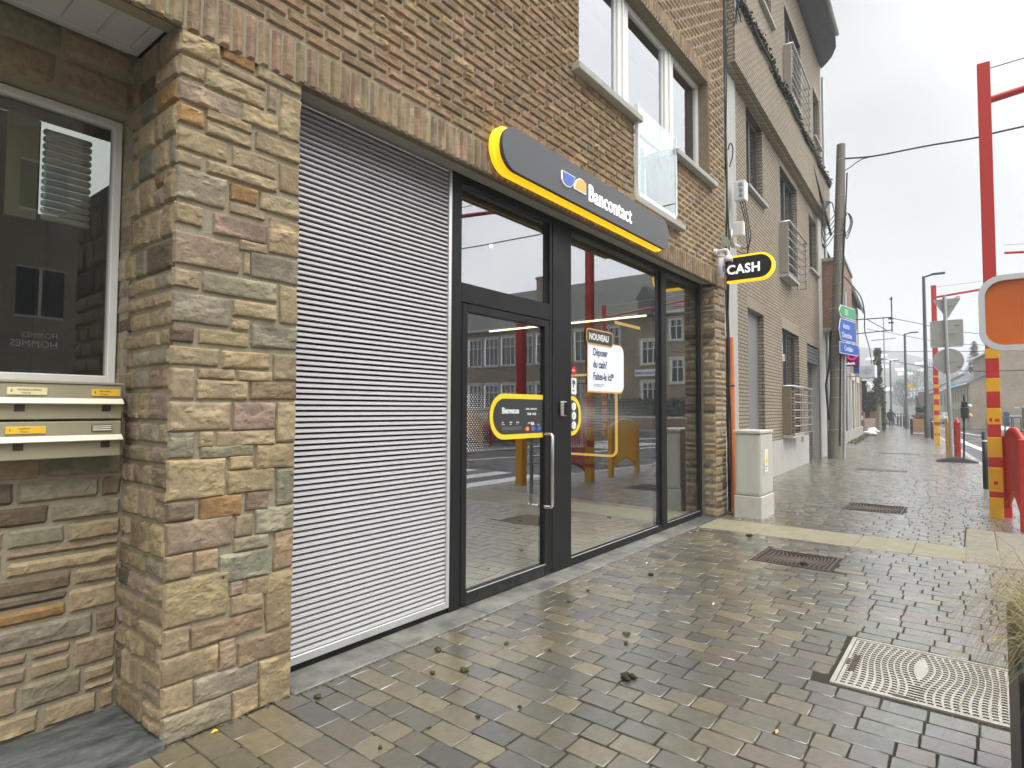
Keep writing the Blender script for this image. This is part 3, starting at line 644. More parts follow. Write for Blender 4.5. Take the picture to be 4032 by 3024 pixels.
b=B(); b.box(4.512,4.520,Y0+.03,Y1,.0,3.3); b.box(4.4,4.47,Y0+.02,Y1,2.466,3.24); b.build('groove','black_gap',fr)
def pane(a,c,d,e,y=3.086,par=None):
    b=B(); b.quad((a,y,d),(c,y,d),(c,y,e),(a,y,e)); return b.build('pane','glass',par or shop)
pane(3.286,4.43,2.462,3.236); pane(4.836,6.81,.08,3.24); pane(7.055,8.205,.08,3.24)
b=B(); b.box(4.838,6.805,3.058,3.064,.085,.093); b.box(7.06,8.2,3.058,3.064,.085,.093); b.build('glazing_bead','alu',fr)
# door
door=B(); dx0,dx1=3.296,4.462
door.rbox(dx0,dx0+.060,Y0-.004,Y1,.018,2.308,.003);door.rbox(4.392,dx1,Y0-.004,Y1,.018,2.308,.003);door.rbox(dx0+.06,4.392,Y0-.004,Y1,2.247,2.308,.003)
dr=door.build('door','frame_dark',shop)
b=B(); b.rbox(dx0+.06,4.392,Y0-.003,Y1,.018,.115,.003); b.build('kick_rail','frame_dirty',dr)
b=B(); b.box(dx0+.062,4.39,3.046,3.052,.115,.122); b.build('glazing_bead','alu',dr)
pane(3.354,4.394,.115,2.249,par=dr)
b=B(); b.tube([(4.385,3.05,1.275),(4.385,2.985,1.275),(4.385,2.972,1.262),(4.385,2.972,.64),(4.385,2.985,.627),(4.385,3.05,.627)],.016,10); b.build('handle','steel',dr)
b=B(); b.tube([(4.33,3.13,1.2),(4.33,3.19,1.2),(4.33,3.20,1.18),(4.33,3.20,.66),(4.33,3.19,.64),(4.33,3.13,.64)],.014,8); b.build('inner_handle','steel',dr)
b=B(); b.rbox(4.625,4.72,3.030,3.053,1.435,1.575,.008); 
sn=b.build('card_reader','galv',loc=(4.67,3.05,1.43)); tag(sn,'small green grey card reader on the dark post beside the door','card reader')
b=B(); b.rbox(4.665,4.712,3.024,3.031,1.445,1.565,.003); o=b.build('reader_face','dome_dark'); o.parent=sn; o.location=Vector(o.location)-sn.location
# louvre panel
lv=B()
z=.105; i=0
while z<3.27:
    p=.0330
    lv.add([(1.79,3.064,z),(3.135,3.064,z),(3.135,3.066,z+.0135),(1.79,3.066,z+.0135),(3.135,3.080,z+.021),(1.79,3.080,z+.021),(3.135,3.100,z+.020),(1.79,3.100,z+.020),(1.79,3.09,z-.002),(3.135,3.09,z-.002)],
      [(0,1,2,3),(3,2,4,5),(5,4,6,7),(8,9,1,0)]); z+=p
lvo=lv.build('louvre_panel','slat_white',shop)
b=B(); b.box(1.79,3.175,3.105,3.125,.04,3.31); b.build('louvre_backing','slat_back',lvo)
b=B(); b.rbox(3.135,3.168,3.052,3.10,.052,3.30,.003); b.rbox(1.79,3.135,3.052,3.10,.052,.100,.003); b.rbox(1.79,3.135,3.056,3.10,3.27,3.30,.003); b.build('louvre_frame','alu',lvo)
# threshold
b=B()
segs=[1.79,2.55,3.35,4.05,4.83,5.5,6.3,6.9,7.5]
for a,c in zip(segs,segs[1:]): b.rbox(a,c-.004,2.835,3.13,-.05,.009,.006)
b.build('threshold','bluestone_dirty',shop)
b=B(); b.rbox(7.5,8.29,2.86,3.13,-.05,.010,.006); b.build('threshold','bluestone',shop)
# interior
b=B(); b.quad((1.8,3.13,.04),(8.7,3.13,.04),(8.7,7.5,.04),(1.8,7.5,.04)); b.build('shop_floor','room_floor',shop)
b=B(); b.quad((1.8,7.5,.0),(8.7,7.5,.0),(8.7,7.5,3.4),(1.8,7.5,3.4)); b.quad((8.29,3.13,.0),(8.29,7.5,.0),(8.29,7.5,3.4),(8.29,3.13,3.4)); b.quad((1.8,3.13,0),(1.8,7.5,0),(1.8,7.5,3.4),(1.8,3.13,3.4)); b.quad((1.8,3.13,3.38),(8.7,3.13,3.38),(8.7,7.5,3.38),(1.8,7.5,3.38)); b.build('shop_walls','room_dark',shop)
b=B(); b.box(-1.4,9,4.6,4.9,3.42,8.8); b.box(-1.4,9,7.6,7.7,-.1,3.5); b.box(-1.4,-1.3,2.85,9,3.2,8.8);b.box(8.5,8.74,3.6,9,-.1,8.8); b.box(-1.4,8.75,2.86,9,8.7,8.8); b.build('building_core','mortar_dark',shop)
b=B(); b.box(8.14,8.165,3.84,6.9,2.89,2.915); b.build('ceiling_strip','led_warm',shop)
for (x,y) in ((3.6,4.2),(4.3,4.4),(5.1,4.3),(5.4,5.2)):
    b=B(); b.cyl(x,y,3.34,3.37,.018,n=12); b.build('downlight','led_warm',shop)
b=B(); ring(b,rrect(-5.4,-4.36,.76,2.07,.12),rrect(-5.365,-4.395,.795,2.035,.09),.02,(8.23,0,0),(0,-1,0)); b.build('wall_outline','yellow_strip',shop)
b=B(); b.rbox(8.05,8.24,4.9,5.6,.9,1.9,.02); b.build('cash_machine','alu',shop)
b=B(); b.box(7.5,8.28,4.0,4.02,2.72,2.76); b.build('wall_outline','yellow_strip',shop)
# ================================================================= fixtures on the shop
# mailboxes: two stacked banks, each cabinet a thing
def mail(z0,z1,lab,plates,names):
    t=thing('mailbox',lab,'mailbox',(.3,3.3,z0),group='mailboxes on the recess wall')
    b=B(); b.rbox(-.4,1.095,3.255,3.37,z0,z1,.004); b.build('body','mailbox',t)
    b=B(); zt=z1-.068; b.add([(-.4,3.228,zt-.020),(1.097,3.228,zt-.020),(1.097,3.254,zt+.004),(-.4,3.254,zt+.004),(-.4,3.255,zt-.024),(1.097,3.255,zt-.024)],[(0,1,2,3),(4,5,1,0),(0,3,4),(1,5,2)]); b.build('rain_flap','flap',t)
    for x in (.705,1.03): 
        b=B(); b.box(x-.018,x+.018,3.252,3.256,zt-.056,zt-.027); b.build('lock_window','mail_dark',t)
    for (x0,x1,m),nm in zip(plates,names):
        b=B(); b.rbox(x0,x1,3.249,3.256,z1-.052,z1-.020,.0015); p=b.build('name_plate',m,t)
        for i,(s,sz,dx,dz) in enumerate(nm):
            ob=textobj('lettering',s,sz,'mail_dark',(x0+dx,3.2485,z1-.052+dz),(1,0,0),(0,0,1),t,ext=.0006); ob.parent=p
    return t
mail(1.445,1.605,'upper olive metal mailbox row with plates 3 and 4 under the window',[(.66,.80,'plate_pale'),(.968,1.085,'plate_gold')],[[('3',.018,.01,.011),('MONDELO-BONO',.010,.036,.019),('Fontaine',.009,.050,.006)],[('4',.018,.008,.011),('DELHAMZ',.010,.030,.019),('Monique',.009,.034,.006)]])
t2=mail(1.268,1.435,'lower olive metal mailbox row with plate 1 and an open slatted slot',[(.66,.80,'plate_gold')],[[('1',.018,.01,.011),('CORNET',.010,.045,.019),('Thierry',.009,.050,.006)]])
b=B(); 
b.box(.972,1.055,3.250,3.256,1.388,1.418); b.build('slot','mail_dark',t2)
b=B()
for i in range(3): b.rbox(.975,1.052,3.246,3.252,1.391+i*.009,1.396+i*.009,.001)
b.build('slot_slats','flap',t2)
b=B(); b.rbox(-.42,1.10,3.25,3.37,1.606,1.616,.002); b.build('cover_strip','mailbox',thing('mailbox_canopy','thin olive metal cover strip over the mailbox rows','mailbox canopy',(.3,3.3,1.606)))
# sign
sg=thing('bank_sign','long dark grey rounded sign with yellow glowing edge and white lettering Bancontact','sign',(4.84,2.76,3.29))
b=B(); b.prism(rrect(3.34,6.37,3.30,3.64,.168,14),.035,(0,2.745,0),(1,0,0),(0,0,1),(0,-1,0)); b.build('face_panel','sign_grey',sg,bevel=.004)
b=B(); b.prism(rrect(3.40,6.31,3.36,3.58,.11,10),.045,(0,2.79,0),(1,0,0),(0,0,1),(0,-1,0)); b.build('spacer','sign_black',sg)
b=B(); b.prism(rrect(3.315,6.395,3.286,3.665,.185,14),.04,(0,2.828,0),(1,0,0),(0,0,1),(0,-1,0)); b.build('glowing_edge','yellow_glow',sg,bevel=.006)
textobj('lettering','Bancontact',.215,'letter_lit',(4.565,2.709,3.385),(1,0,0),(0,0,1),sg,ext=.016,bold=.0035,cond=.82,spacing=1.07)
b=B()
def wave(x0,z0,s): pass
bl=[(4.135,3.52),(4.135,3.40)]+[(4.135+.04+ .045*math.sin(rad(a)) ,3.40-.028*(1-math.cos(rad(a)))*0) for a in ()]
bl=[(4.13,3.51),(4.13,3.445),(4.16,3.415),(4.21,3.405),(4.26,3.415),(4.295,3.45),(4.32,3.51)]
gl=[(4.33,3.51-.055),(4.36,3.50),(4.40,3.525),(4.45,3.53),(4.50,3.515),(4.505,3.50),(4.505,3.425),(4.33,3.425)]
for pts,m in ((bl,'logo_blue'),(gl,'logo_gold')):
    c=(sum(p[0] for p in pts)/len(pts),sum(p[1] for p in pts)/len(pts))
    b=B(); b.prism([(c[0]+(p[0]-c[0])*1.10,c[1]+(p[1]-c[1])*1.12) for p in pts][::-1],.012,(0,2.709,0),(1,0,0),(0,0,1),(0,-1,0)); b.build('emblem_edge','letter_lit',sg)
    b=B(); b.prism(pts[::-1],.016,(0,2.709,0),(1,0,0),(0,0,1),(0,-1,0)); b.build('emblem',m,sg)
# cash sign
cs=thing('projecting_sign','black rounded projecting sign reading CASH with yellow lit rim on the wall corner','sign',(8.76,2.8,3.35))
U=(0,-1,0);V=(0,0,1)
b=B(); b.prism(rrect(-2.83,-2.205,3.385,3.715,.164,12,(1,1,0,0)),.10,(8.82,0,0),U,V,(-1,0,0)); b.build('panel','sign_black',cs)
b=B(); ring(b,rrect(-2.83,-2.175,3.355,3.745,.19,12,(1,1,0,0)),rrect(-2.83,-2.207,3.387,3.713,.16,12,(1,1,0,0)),.085,(8.81,0,0),U,V); b.build('glowing_edge','yellow_glow',cs)
b=B(); b.box(8.73,8.81,2.80,3.0,3.38,3.72); b.build('bracket','sign_black',cs)
textobj('lettering','CASH',.185,'letter_lit',(8.715,2.825,3.48),U,V,cs,ext=.006,bold=.006,cond=.95,spacing=1.08)
# security camera
cm=thing('security_camera','white dome camera hanging from a curved arm on the brick wall','camera',(8.2,2.8,3.4))
b=B(); b.prism([(.045*math.cos(2*math.pi*i/16),.045*math.sin(2*math.pi*i/16)) for i in range(16)],.04,(8.22,2.835,3.71),(1,0,0),(0,0,1),(0,-1,0)); b.build('wall_plate','camera_white',cm)
b=B(); b.tube([(8.22,2.82,3.71),(8.22,2.75,3.715),(8.22,2.69,3.72),(8.22,2.66,3.71),(8.22,2.645,3.68),(8.22,2.643,3.62)],.022,10); b.build('arm','camera_white',cm)
b=B(); b.cyl(8.22,2.643,3.545,3.62,.062,.058,20); b.cyl(8.22,2.643,3.62,3.635,.058,.04,20); b.build('housing','camera_white',cm)
b=B(); b.blob((8.22,2.643,3.545),.046,16,10,0); b.build('dome','dome_dark',cm)
b=B(); b.cyl(8.25,2.755,3.355,3.63,.042,.042,16); b.cyl(8.25,2.755,3.63,3.66,.046,.046,16); b.tube([(8.25,2.75,3.68),(8.25,2.84,3.72)],.015); b.cyl(8.25,2.755,3.34,3.355,.042,.036,16); 
pb=b.build('junction_canister','camera_white',loc=(8.25,2.755,3.34)); tag(pb,'white cylindrical canister fixed just behind the dome camera','canister')
b=B(); b.box(8.222,8.262,2.712,2.7145,3.42,3.50); o=b.build('label','blue_card'); o.parent=pb; o.location=Vector(o.location)-pb.location
fl=thing('floodlight','small grey floodlight on a rusty green bracket at the wall corner','lamp',(8.5,2.8,3.8))
b=B(); b.prism([(0,0),(.10,.0),(.12,.06),(.03,.17),(0,.17)],.02,(8.45,2.80,3.83),(0,-1,0),(0,0,1)); b.build('bracket','rust_green',fl)
b=B(); b.tube([(8.6,2.70,3.87),(8.75,2.66,3.87)],.035,12); b.build('head','galv',fl)
wl=thing('sensor_box','white box and grey tube on the wall corner above the floodlight','sensor',(8.8,2.78,3.9))
b=B(); b.rbox(8.78,8.86,2.60,2.74,4.05,4.26,.01); b.build('cover','camera_white',wl)
b=B(); b.cyl(8.78,2.775,3.92,4.16,.03,n=12); b.build('tube','galv',wl)
b=B()
for k,(x,y) in enumerate(((8.765,2.845),(8.78,2.825),(8.79,2.86),(8.80,2.84))):
    b.tube([(x+.01*math.sin(z*1.7+k),y+.012*math.sin(z*2.3+k*2),z) for z in np.arange(.02,8.6,.25)],.010 if k else .014,6)
b.tube(cr([(8.78,2.81,5.36),(8.78,2.79,5.43),(8.78,2.765,5.45),(8.78,2.74,5.38),(8.78,2.745,5.25),(8.78,2.79,5.10)]),.009)
for q in range(4): b.tube([(8.8,2.80-.02*q,7.4+.2*q),(8.82,2.7-.03*q,7.25),(8.82,2.66,7.6+.1*q),(8.82,2.78,8.0+.1*q)],.009)
o=b.build('cable_bundle','cable',loc=(8.78,2.84,0)); tag(o,'black cables running up the corner between the two buildings','cable')
# bienvenue stickers
def sticker(name,lab,loc): return thing(name,lab,'sticker',loc)
yS=3.081
st=sticker('door_sticker','black rounded Bienvenue sticker with yellow border on the glass door',(4.0,yS,1.25))
ou=rrect(3.646,4.392,1.246,1.628,.185,10,(0,0,1,1)); inn=rrect(3.688,4.392,1.288,1.586,.148,10,(0,0,1,1))
b=B(); b.prism(ou,.001,(0,yS,0),(1,0,0),(0,0,1),(0,-1,0)); b.build('border','yellow_paint',st)
b=B(); b.prism(inn,.001,(0,yS-.001,0),(1,0,0),(0,0,1),(0,-1,0)); b.build('face','sticker_black',st)
def T(s,x,z,size,m='ink_white',bold=0,cond=.8,par=st,y=yS-.0035): return textobj('lettering',s,size,m,(x,y,z),(1,0,0),(0,0,1),par,ext=.001,bold=bold,cond=cond)
T('Bienvenue',3.80,1.463,.070,bold=.0022,cond=.80); T('LUNDI - DIMANCHE',4.13,1.494,.021,cond=.85,bold=.0005); T('05.00 - 24.00',4.155,1.448,.028,cond=.85,bold=.0008)
for x,s1,s2 in ((3.80,'Frais','nationaux'),(3.905,'Retrait','Limites'),(3.995,'Compte','Pro')): T(s1,x,1.383,.015,bold=.0004); T(s2,x,1.368,.012)
b=B(); b.box(3.80,4.07,yS-.0034,yS-.003,1.322,1.352); b.build('grey_bar','ink_grey',st)
T('VISA',4.20,1.360,.036,bold=.0015); T('pay',4.31,1.357,.02)
for x,m1,m2 in ((4.14,'mc_red','mc_orange'),(4.235,'purple_card','blue_card'),(4.325,'blue_card','logo_blue')):
    for dx,m in ((0,m1),(.020,m2)):
        b=B(); b.prism([(x+dx+.019*math.cos(2*math.pi*i/18),1.328+.019*math.sin(2*math.pi*i/18)) for i in range(18)],.0008,(0,yS-.0025-(.0006 if dx else 0),0),(1,0,0),(0,0,1),(0,-1,0)); b.build('card_logo',m,st)
b=B(); b.prism([(4.145,1.376),(4.145,1.365),(4.158,1.362),(4.168,1.376)],.0006,(0,yS-.003,0),(1,0,0),(0,0,1),(0,-1,0)); b.build('card_logo','blue_card',st)
b=B(); b.prism([(4.165,1.372),(4.172,1.386),(4.190,1.386),(4.190,1.372)],.0006,(0,yS-.003,0),(1,0,0),(0,0,1),(0,-1,0)); b.build('card_logo','yellow_paint',st)
s2=sticker('window_sticker','black rounded sticker with yellow edge and three white icons beside the post',(4.9,yS,1.25))
b=B(); b.prism(rrect(4.868,5.046,1.246,1.628,.165,10,(1,1,0,0)),.001,(0,yS,0),(1,0,0),(0,0,1),(0,-1,0)); b.build('border','yellow_paint',s2)
b=B(); b.prism(rrect(4.868,5.004,1.286,1.588,.13,10,(1,1,0,0)),.001,(0,yS-.001,0),(1,0,0),(0,0,1),(0,-1,0)); b.build('face','sticker_black',s2)
for z,ch in ((1.527,'C'),(1.437,'24'),(1.345,'O')):
    b=B(); b.prism([(4.915+.040*math.cos(2*math.pi*i/20),z+.040*math.sin(2*math.pi*i/20)) for i in range(20)],.0008,(0,yS-.0025,0),(1,0,0),(0,0,1),(0,-1,0)); b.build('round_icon','ink_white',s2)
    T(ch,4.892,z-.014,.036,'ink_grey',par=s2,y=yS-.0042)
rs=thing('stop_sticker','small red octagonal stop sticker on the shop window beside the post','sticker',(4.87,yS,1.84))
b=B(); b.prism([(4.918+.046*math.cos(rad(22.5+45*i)),1.877+.046*math.sin(rad(22.5+45*i))) for i in range(8)],.001,(0,yS,0),(1,0,0),(0,0,1),(0,-1,0)); b.build('face','sticker_red',rs); T('STOP',4.881,1.868,.026,par=rs,y=yS-.002,bold=.0006)
ws=thing('camera_notice','white camera warning notice on the shop window under the stop sticker','sticker',(4.88,yS,1.65))
b=B(); b.prism(rrect(4.872,4.965,1.645,1.805,.008,3),.001,(0,yS,0),(1,0,0),(0,0,1),(0,-1,0)); b.build('face','ink_white',ws)
b=B(); b.prism([(4.89,1.79),(4.94,1.775),(4.945,1.745),(4.92,1.74),(4.915,1.71),(4.90,1.71),(4.902,1.745),(4.89,1.75)],.0006,(0,yS-.0015,0),(1,0,0),(0,0,1),(0,-1,0)); b.build('symbol','ink_grey',ws); T('CAMERA',4.885,1.675,.016,'ink_grey',par=ws,y=yS-.002)
# poster (hangs inside the glass)
po=thing('window_poster','white rounded poster reading Deposer du cash? Faites-le ici! behind the shop window','poster',(5.55,3.085,1.68))
yP=3.078
b=B(); b.prism(rrect(5.163,5.955,1.672,2.205,.10,8,(1,1,0,0)),.003,(0,yP,0),(1,0,0),(0,0,1),(0,-1,0)); b.build('border','orange_line',po)
b=B(); b.prism(rrect(5.178,5.940,1.687,2.195,.088,8,(1,1,0,0)),.002,(0,yP-.003,0),(1,0,0),(0,0,1),(0,-1,0)); b.build('face','panel_lit',po)
for s,z in (('Déposer',2.055),('du cash?',1.93),('Faites-le ici!*',1.805)): textobj('lettering',s,.108,'ink_blue',(5.275,yP-.0065,z),(1,0,0),(0,0,1),po,ext=.001,bold=.0022,cond=.78)
for s,z in (('*Service disponible dans certains points',1.752),('cash, voir conditions sur place.',1.735)): textobj('lettering',s,.016,'ink_grey',(5.29,yP-.0065,z),(1,0,0),(0,0,1),po,ext=.0006,cond=.85)
ta=thing('poster_tag','black NOUVEAU tag with orange border on top of the white poster','label',(5.4,3.07,2.19))
b=B(); b.prism(rrect(5.135,5.69,2.165,2.325,.04,5),.003,(0,3.071,0),(1,0,0),(0,0,1),(0,-1,0)); b.build('border','orange_line',ta)
b=B(); b.prism(rrect(5.148,5.677,2.178,2.312,.032,5),.002,(0,3.068,0),(1,0,0),(0,0,1),(0,-1,0)); b.build('face','sticker_black',ta)
textobj('lettering','NOUVEAU',.092,'ink_white',(5.185,3.0655,2.213),(1,0,0),(0,0,1),ta,ext=.001,bold=.003,cond=.92)
# dotted film
def dots(x0,x1,z0,z1,n,fx,lab):
    b=B(); rs=random.Random(4)
    dx=.030;r_=0; z=z0
    while z<z1:
        x=x0+(dx/2 if r_%2 else 0)
        while x<x1:
            r=fx((x-x0)/(x1-x0),(z-z0)/(z1-z0))
            if r>.0012: b.add([(x+r*math.cos(a),3.083,z+r*math.sin(a)) for a in (0,1.05,2.1,3.14,4.19,5.24)],[(0,1,2,3,4,5)])
            x+=dx
        z+=dx*.55;r_+=1
    o=b.build('dotted_film','ink_white',loc=(x0,3.083,z0)); tag(o,lab,'window film')
dots(5.03,6.75,1.22,1.66,0,lambda u,v:.0062*max(0,1-abs(v-.5)*2)**.5*(1-u*.75),'fine white dotted film on the large shop window')
dots(3.37,3.64,1.18,1.62,0,lambda u,v:.0058*(.35+.65*max(0,1-u)),'fine white dotted film on the left edge of the glass door')

# ================================================================= cabinet, orange pipe
cb_=thing('utility_cabinet','weathered pale grey street cabinet on a concrete base with a yellow warning label','utility cabinet',(8.82,2.45,0))
def slab(b,x0,x1,y0,y1,z0,z1,**k): b.rbox(x0,x1,y0,y1,z0,z1,k.get('r',.008)); return b
slab(B(),8.53,9.18,2.33,2.70,-.05,.305).build('concrete_base','cab_base',cb_)
slab(B(),8.545,9.16,2.345,2.685,.315,1.165).build('body','cab_grey',cb_)
slab(B(),8.525,9.18,2.33,2.705,1.17,1.215).build('lid','cab_grey',cb_)
b=B(); b.rbox(8.538,8.546,2.37,2.66,.345,1.13,.003); b.rbox(8.56,8.83,2.338,2.346,.345,1.14,.003); b.rbox(8.84,9.145,2.338,2.346,.345,1.14,.003); b.build('door_panel','cab_grey',cb_)
b=B(); b.prism([(.03*math.cos(2*math.pi*i/20),.03*math.sin(2*math.pi*i/20)) for i in range(20)],.004,(8.53,2.50,.17),(0,-1,0),(0,0,1),(-1,0,0)); b.build('cap','cab_base',cb_)
b=B(); b.rbox(8.68,8.71,2.326,2.34,.58,.78,.004); b.build('handle','cab_grey',cb_)
b=B(); b.box(8.745,8.885,2.333,2.3375,.63,.95); b.build('warning_label','ink_white',cb_)
b=B(); b.prism([(8.76,.76),(8.87,.76),(8.815,.92)],.002,(0,2.333,0),(1,0,0),(0,0,1),(0,-1,0)); b.build('warning_triangle','yellow_paint',cb_)
textobj('lettering','DANGER',.026,'ink_grey',(8.755,2.3325,.70),(1,0,0),(0,0,1),cb_,ext=.0008); textobj('lettering','230V',.026,'ink_grey',(8.765,2.3325,.66),(1,0,0),(0,0,1),cb_,ext=.0008)
b=B(); b.tube([(9.33,2.98,.0),(9.32,2.98,1.2),(9.28,2.98,2.62)],.062,14); op=b.build('pipe','orange_pipe',loc=(9.33,2.98,0)); tag(op,'upright orange plastic pipe behind the grey street cabinet','pipe')
b=B(); b.cyl(9.30,2.98,1.86,1.885,.067,n=14); o=b.build('pipe_joint','blk'); o.parent=op; o.location=Vector(o.location)-op.location
# moss clumps, debris
items=[(3.22,2.02,.02,0),(2.90,2.55,.02,1),(3.02,2.62,.016,1)]
import itertools
def clump(x,y,r,dark,lab,grp):
    b=B(); rs=random.Random(int(x*100+y*1000))
    for k in range(4): b.blob((x+rs.uniform(-r,r)*.8,y+rs.uniform(-r,r)*.8,.004+r*.25),r*rs.uniform(.4,.75),8,6,.35,k+x*3,squash=(1,1.1,.55))
    o=b.build('moss_clump','moss_dark' if dark else 'moss',loc=(x,y,0)); tag(o,lab,'moss',grp)
MO=[(1.86,2.72,.020,0),(2.67,2.66,.020,0),(2.42,2.45,.018,0),(2.55,2.34,.022,0),(3.0,2.38,.018,0),(3.10,2.12,.014,0),(3.62,1.86,.026,0),(3.50,1.80,.018,0),(3.05,1.56,.034,1),(2.42,1.83,.013,1),(2.22,1.94,.012,1),(5.05,2.35,.026,1),(4.28,2.55,.016,1),(3.95,2.52,.014,1),(6.35,1.35,.03,1),(7.35,2.15,.03,1),(2.0,2.05,.010,1),(1.75,2.1,.012,0)]
for (x,y,r,dk) in MO: clump(x,y,r,dk,'small clump of '+('dark' if dk else 'green')+' moss lying on the paving near the shopfront','dark moss clumps on the paving' if dk else 'green moss clumps on the paving')
b=B(); rs=random.Random(77)
for i in range(700):
    x=rs.uniform(1.1,8.7); y=(2.848 if x<1.79 else 2.826)-abs(rs.gauss(0,.006 if x>1.8 else .012)); 
    if 7.4<x: y=2.855-abs(rs.gauss(0,.01))
    r=rs.uniform(.002,.007); k=rs.uniform(.6,1.4)
    b.add([(x-r,y-r*.5,.0025),(x+r,y-r*.7,.0025),(x+r*.8,y+r*.6,.003),(x-r*.7,y+r*.7,.0025),(x,y,.003+r*.7)],[(0,1,4),(1,2,4),(2,3,4),(3,0,4)],(.05*k,.035*k,.018*k))
tag(b.build('debris','leaf'),kind='stuff')
LEAFLAB=['small yellow leaf on the paving at the foot of the stone pillar','curled orange leaf on the paving below the large manhole cover','pale scrap lying on the paving near the middle of the pavement','pale scrap on the paving beside the shop window','pale scrap on the paving by the grey street cabinet']
for i,(x,y,m) in enumerate(((1.36,2.80,'yellow_paint'),(2.98,.76,'orange_line'),(4.6,1.62,'ink_white'),(5.4,2.55,'ink_white'),(9.3,2.05,'ink_white'))):
    b=B(); b.add([(x-.018,y,.004),(x,y-.008,.010),(x+.02,y,.005),(x,y+.009,.012),(x+.008,y,.016)],[(0,1,4),(1,2,4),(2,3,4),(3,0,4)]); tag(b.build('fallen_leaf' if i<2 else 'paper_scrap',m,loc=(x,y,0)),LEAFLAB[i],'leaf' if i<2 else 'litter')

# ================================================================= APARTMENT BUILDING (local frame)
RZ=math.atan(.0395)
ap=thing('apartment_building','three storey beige brick apartment building with metal railings beside the bank','building',(8.7,3.40,0),RZ)
brickmat('brick_beige',(.30,.245,.172),(.255,.207,.145),(.075,.06,.045),.22,.0733,.012,var=.22,bump=.9)
brickmat('soldier_beige',(.275,.225,.16),(.235,.195,.14),(.17,.142,.105),.065,.5,.006,off=0,var=.2,bump=.6)
def LB(b,name,m,par=None,**k): return b.build(name,m,par or ap,local=True,**k)
H=[(3.45,4.80,-.2,3.56),(6.65,8.78,.88,3.51),(10.0,12.15,-.2,3.45),(3.5,4.87,6.04,7.70),(6.66,8.80,4.86,7.55),(10.68,11.95,5.78,7.42),(7.5,9.73,9.52,12.1),(11.8,13.0,10.25,11.85),(4.75,5.97,10.68,12.1)]
b=B(); wallholes(b,2.62,13.4,.80,13.35,H,0,rev=.15); wallholes(b,2.62,13.4,-.2,.80,H,0.004,rev=0)
LB(b,'wall','brick_beige')
b=B(); b.quad((1.7,0,7.8),(2.62,0,7.8),(2.62,0,13.35),(1.7,0,13.35)); b.quad((1.7,0,0),(1.7,6,0),(1.7,6,13.35),(1.7,0,13.35)); b.quad((13.4,0,0),(13.4,8,0),(13.4,8,13.35),(13.4,0,13.35)); LB(b,'side_wall','brick_beige')
b=B(); 
for s0,s1 in ((4.80,10.0),(2.62,3.45)): b.rbox(s0,s1,-.012,.02,-.1,.80,.004)
LB(b,'plinth','concrete_pale')
b=B(); b.rbox(1.75,2.62,-.03,.5,-.1,8.2,.01); LB(b,'pilaster','concrete_pale'); b=B(); b.rbox(12.15,13.4,-.02,.5,-.1,7.8,.01); LB(b,'pilaster','concrete_pale')
b=B(); b.box(1.95,13.5,-.21,0,7.80,9.02); LB(b,'projecting_band','brick_beige'); b=B(); b.rbox(1.9,13.55,-.12,.0,7.74,7.80,.005); LB(b,'band_ledge','brick_beige')
b=B(); b.rbox(1.9,13.55,-.24,.0,9.02,9.06,.005); LB(b,'band_coping','sillstone')
for h in H:
    if h[3]<13: b=B(); b.box(h[0]-.05,h[1]+.05,-.003,.0,h[3],h[3]+.24 if h[3]<12 else h[3]+.2); LB(b,'soldier_course','soldier_beige')
b=B(); b.quad((3.45,.13,0),(4.8,.13,0),(4.8,.13,3.56),(3.45,.13,3.56)); dr2=LB(b,'door','lamp_grey')
MAT['door_grey']=mat('door_grey',(.17,.175,.18),.5,var=.05); dr2.data.materials[0]=MAT['door_grey']
def awin(h,nm='window',yy=.11):
    b=B(); winframe(b,h[0],h[1],h[2],h[3],yy,yy+.07,.07,.004); b.rbox((h[0]+h[1])/2-.04,(h[0]+h[1])/2+.04,yy,yy+.07,h[2]+.07,h[3]-.07,.004)
    f=LB(b,nm,'lamp_grey'); b=B(); b.quad((h[0],yy+.04,h[2]),(h[1],yy+.04,h[2]),(h[1],yy+.04,h[3]),(h[0],yy+.04,h[3])); LB(b,'pane','glass_up',f)
    b=B(); b.quad((h[0],yy+.5,h[2]),(h[1],yy+.5,h[2]),(h[1],yy+.5,h[3]),(h[0],yy+.5,h[3])); LB(b,'curtain','curtain_grey',f); return f
mat('curtain_grey',(.20,.20,.185),.9,var=.2,vscale=4,streak=(6,6,.3))
for h in (H[1],H[3],H[4],H[5],H[6],H[7],H[8]): awin(h)
for (s0,s1,z) in ((3.38,5.0,5.97),(10.6,12.1,5.71),(11.72,13.1,10.18),(4.65,6.07,10.61)):
    b=B(); b.rbox(s0,s1,-.09,.25,z,z+.065,.006); LB(b,'window_sill','sillstone')
# garage shutter
b=B()
for i in range(34):
    z=i*.085; b.add([(10.0,.24,z),(12.15,.24,z),(12.15,.215,z+.02),(10.0,.215,z+.02),(12.15,.215,z+.062),(10.0,.215,z+.062),(12.15,.24,z+.083),(10.0,.24,z+.083)],[(0,1,2,3),(3,2,4,5),(5,4,6,7)])
LB(b,'roller_shutter','shut_grey' if 'shut_grey' in MAT else mat('shut_grey',(.13,.135,.14),.45,metal=.2,var=.06))
b=B()
for i in range(5): b.rbox(10.0,12.15,.02,.12,2.92+i*.1,3.01+i*.1,.02)
LB(b,'shutter_box','shut_grey')
b=B(); b.box(10.72,10.86,.205,.2145,1.32,1.42); LB(b,'sticker','blue_card')
b=B(); b.box(10.0,10.06,.05,.3,0,3.0); b.box(12.06,12.15,.03,.3,0,3.45); LB(b,'shutter_rail','concrete_pale')
mat('panel_beige',(.27,.245,.205),.7)
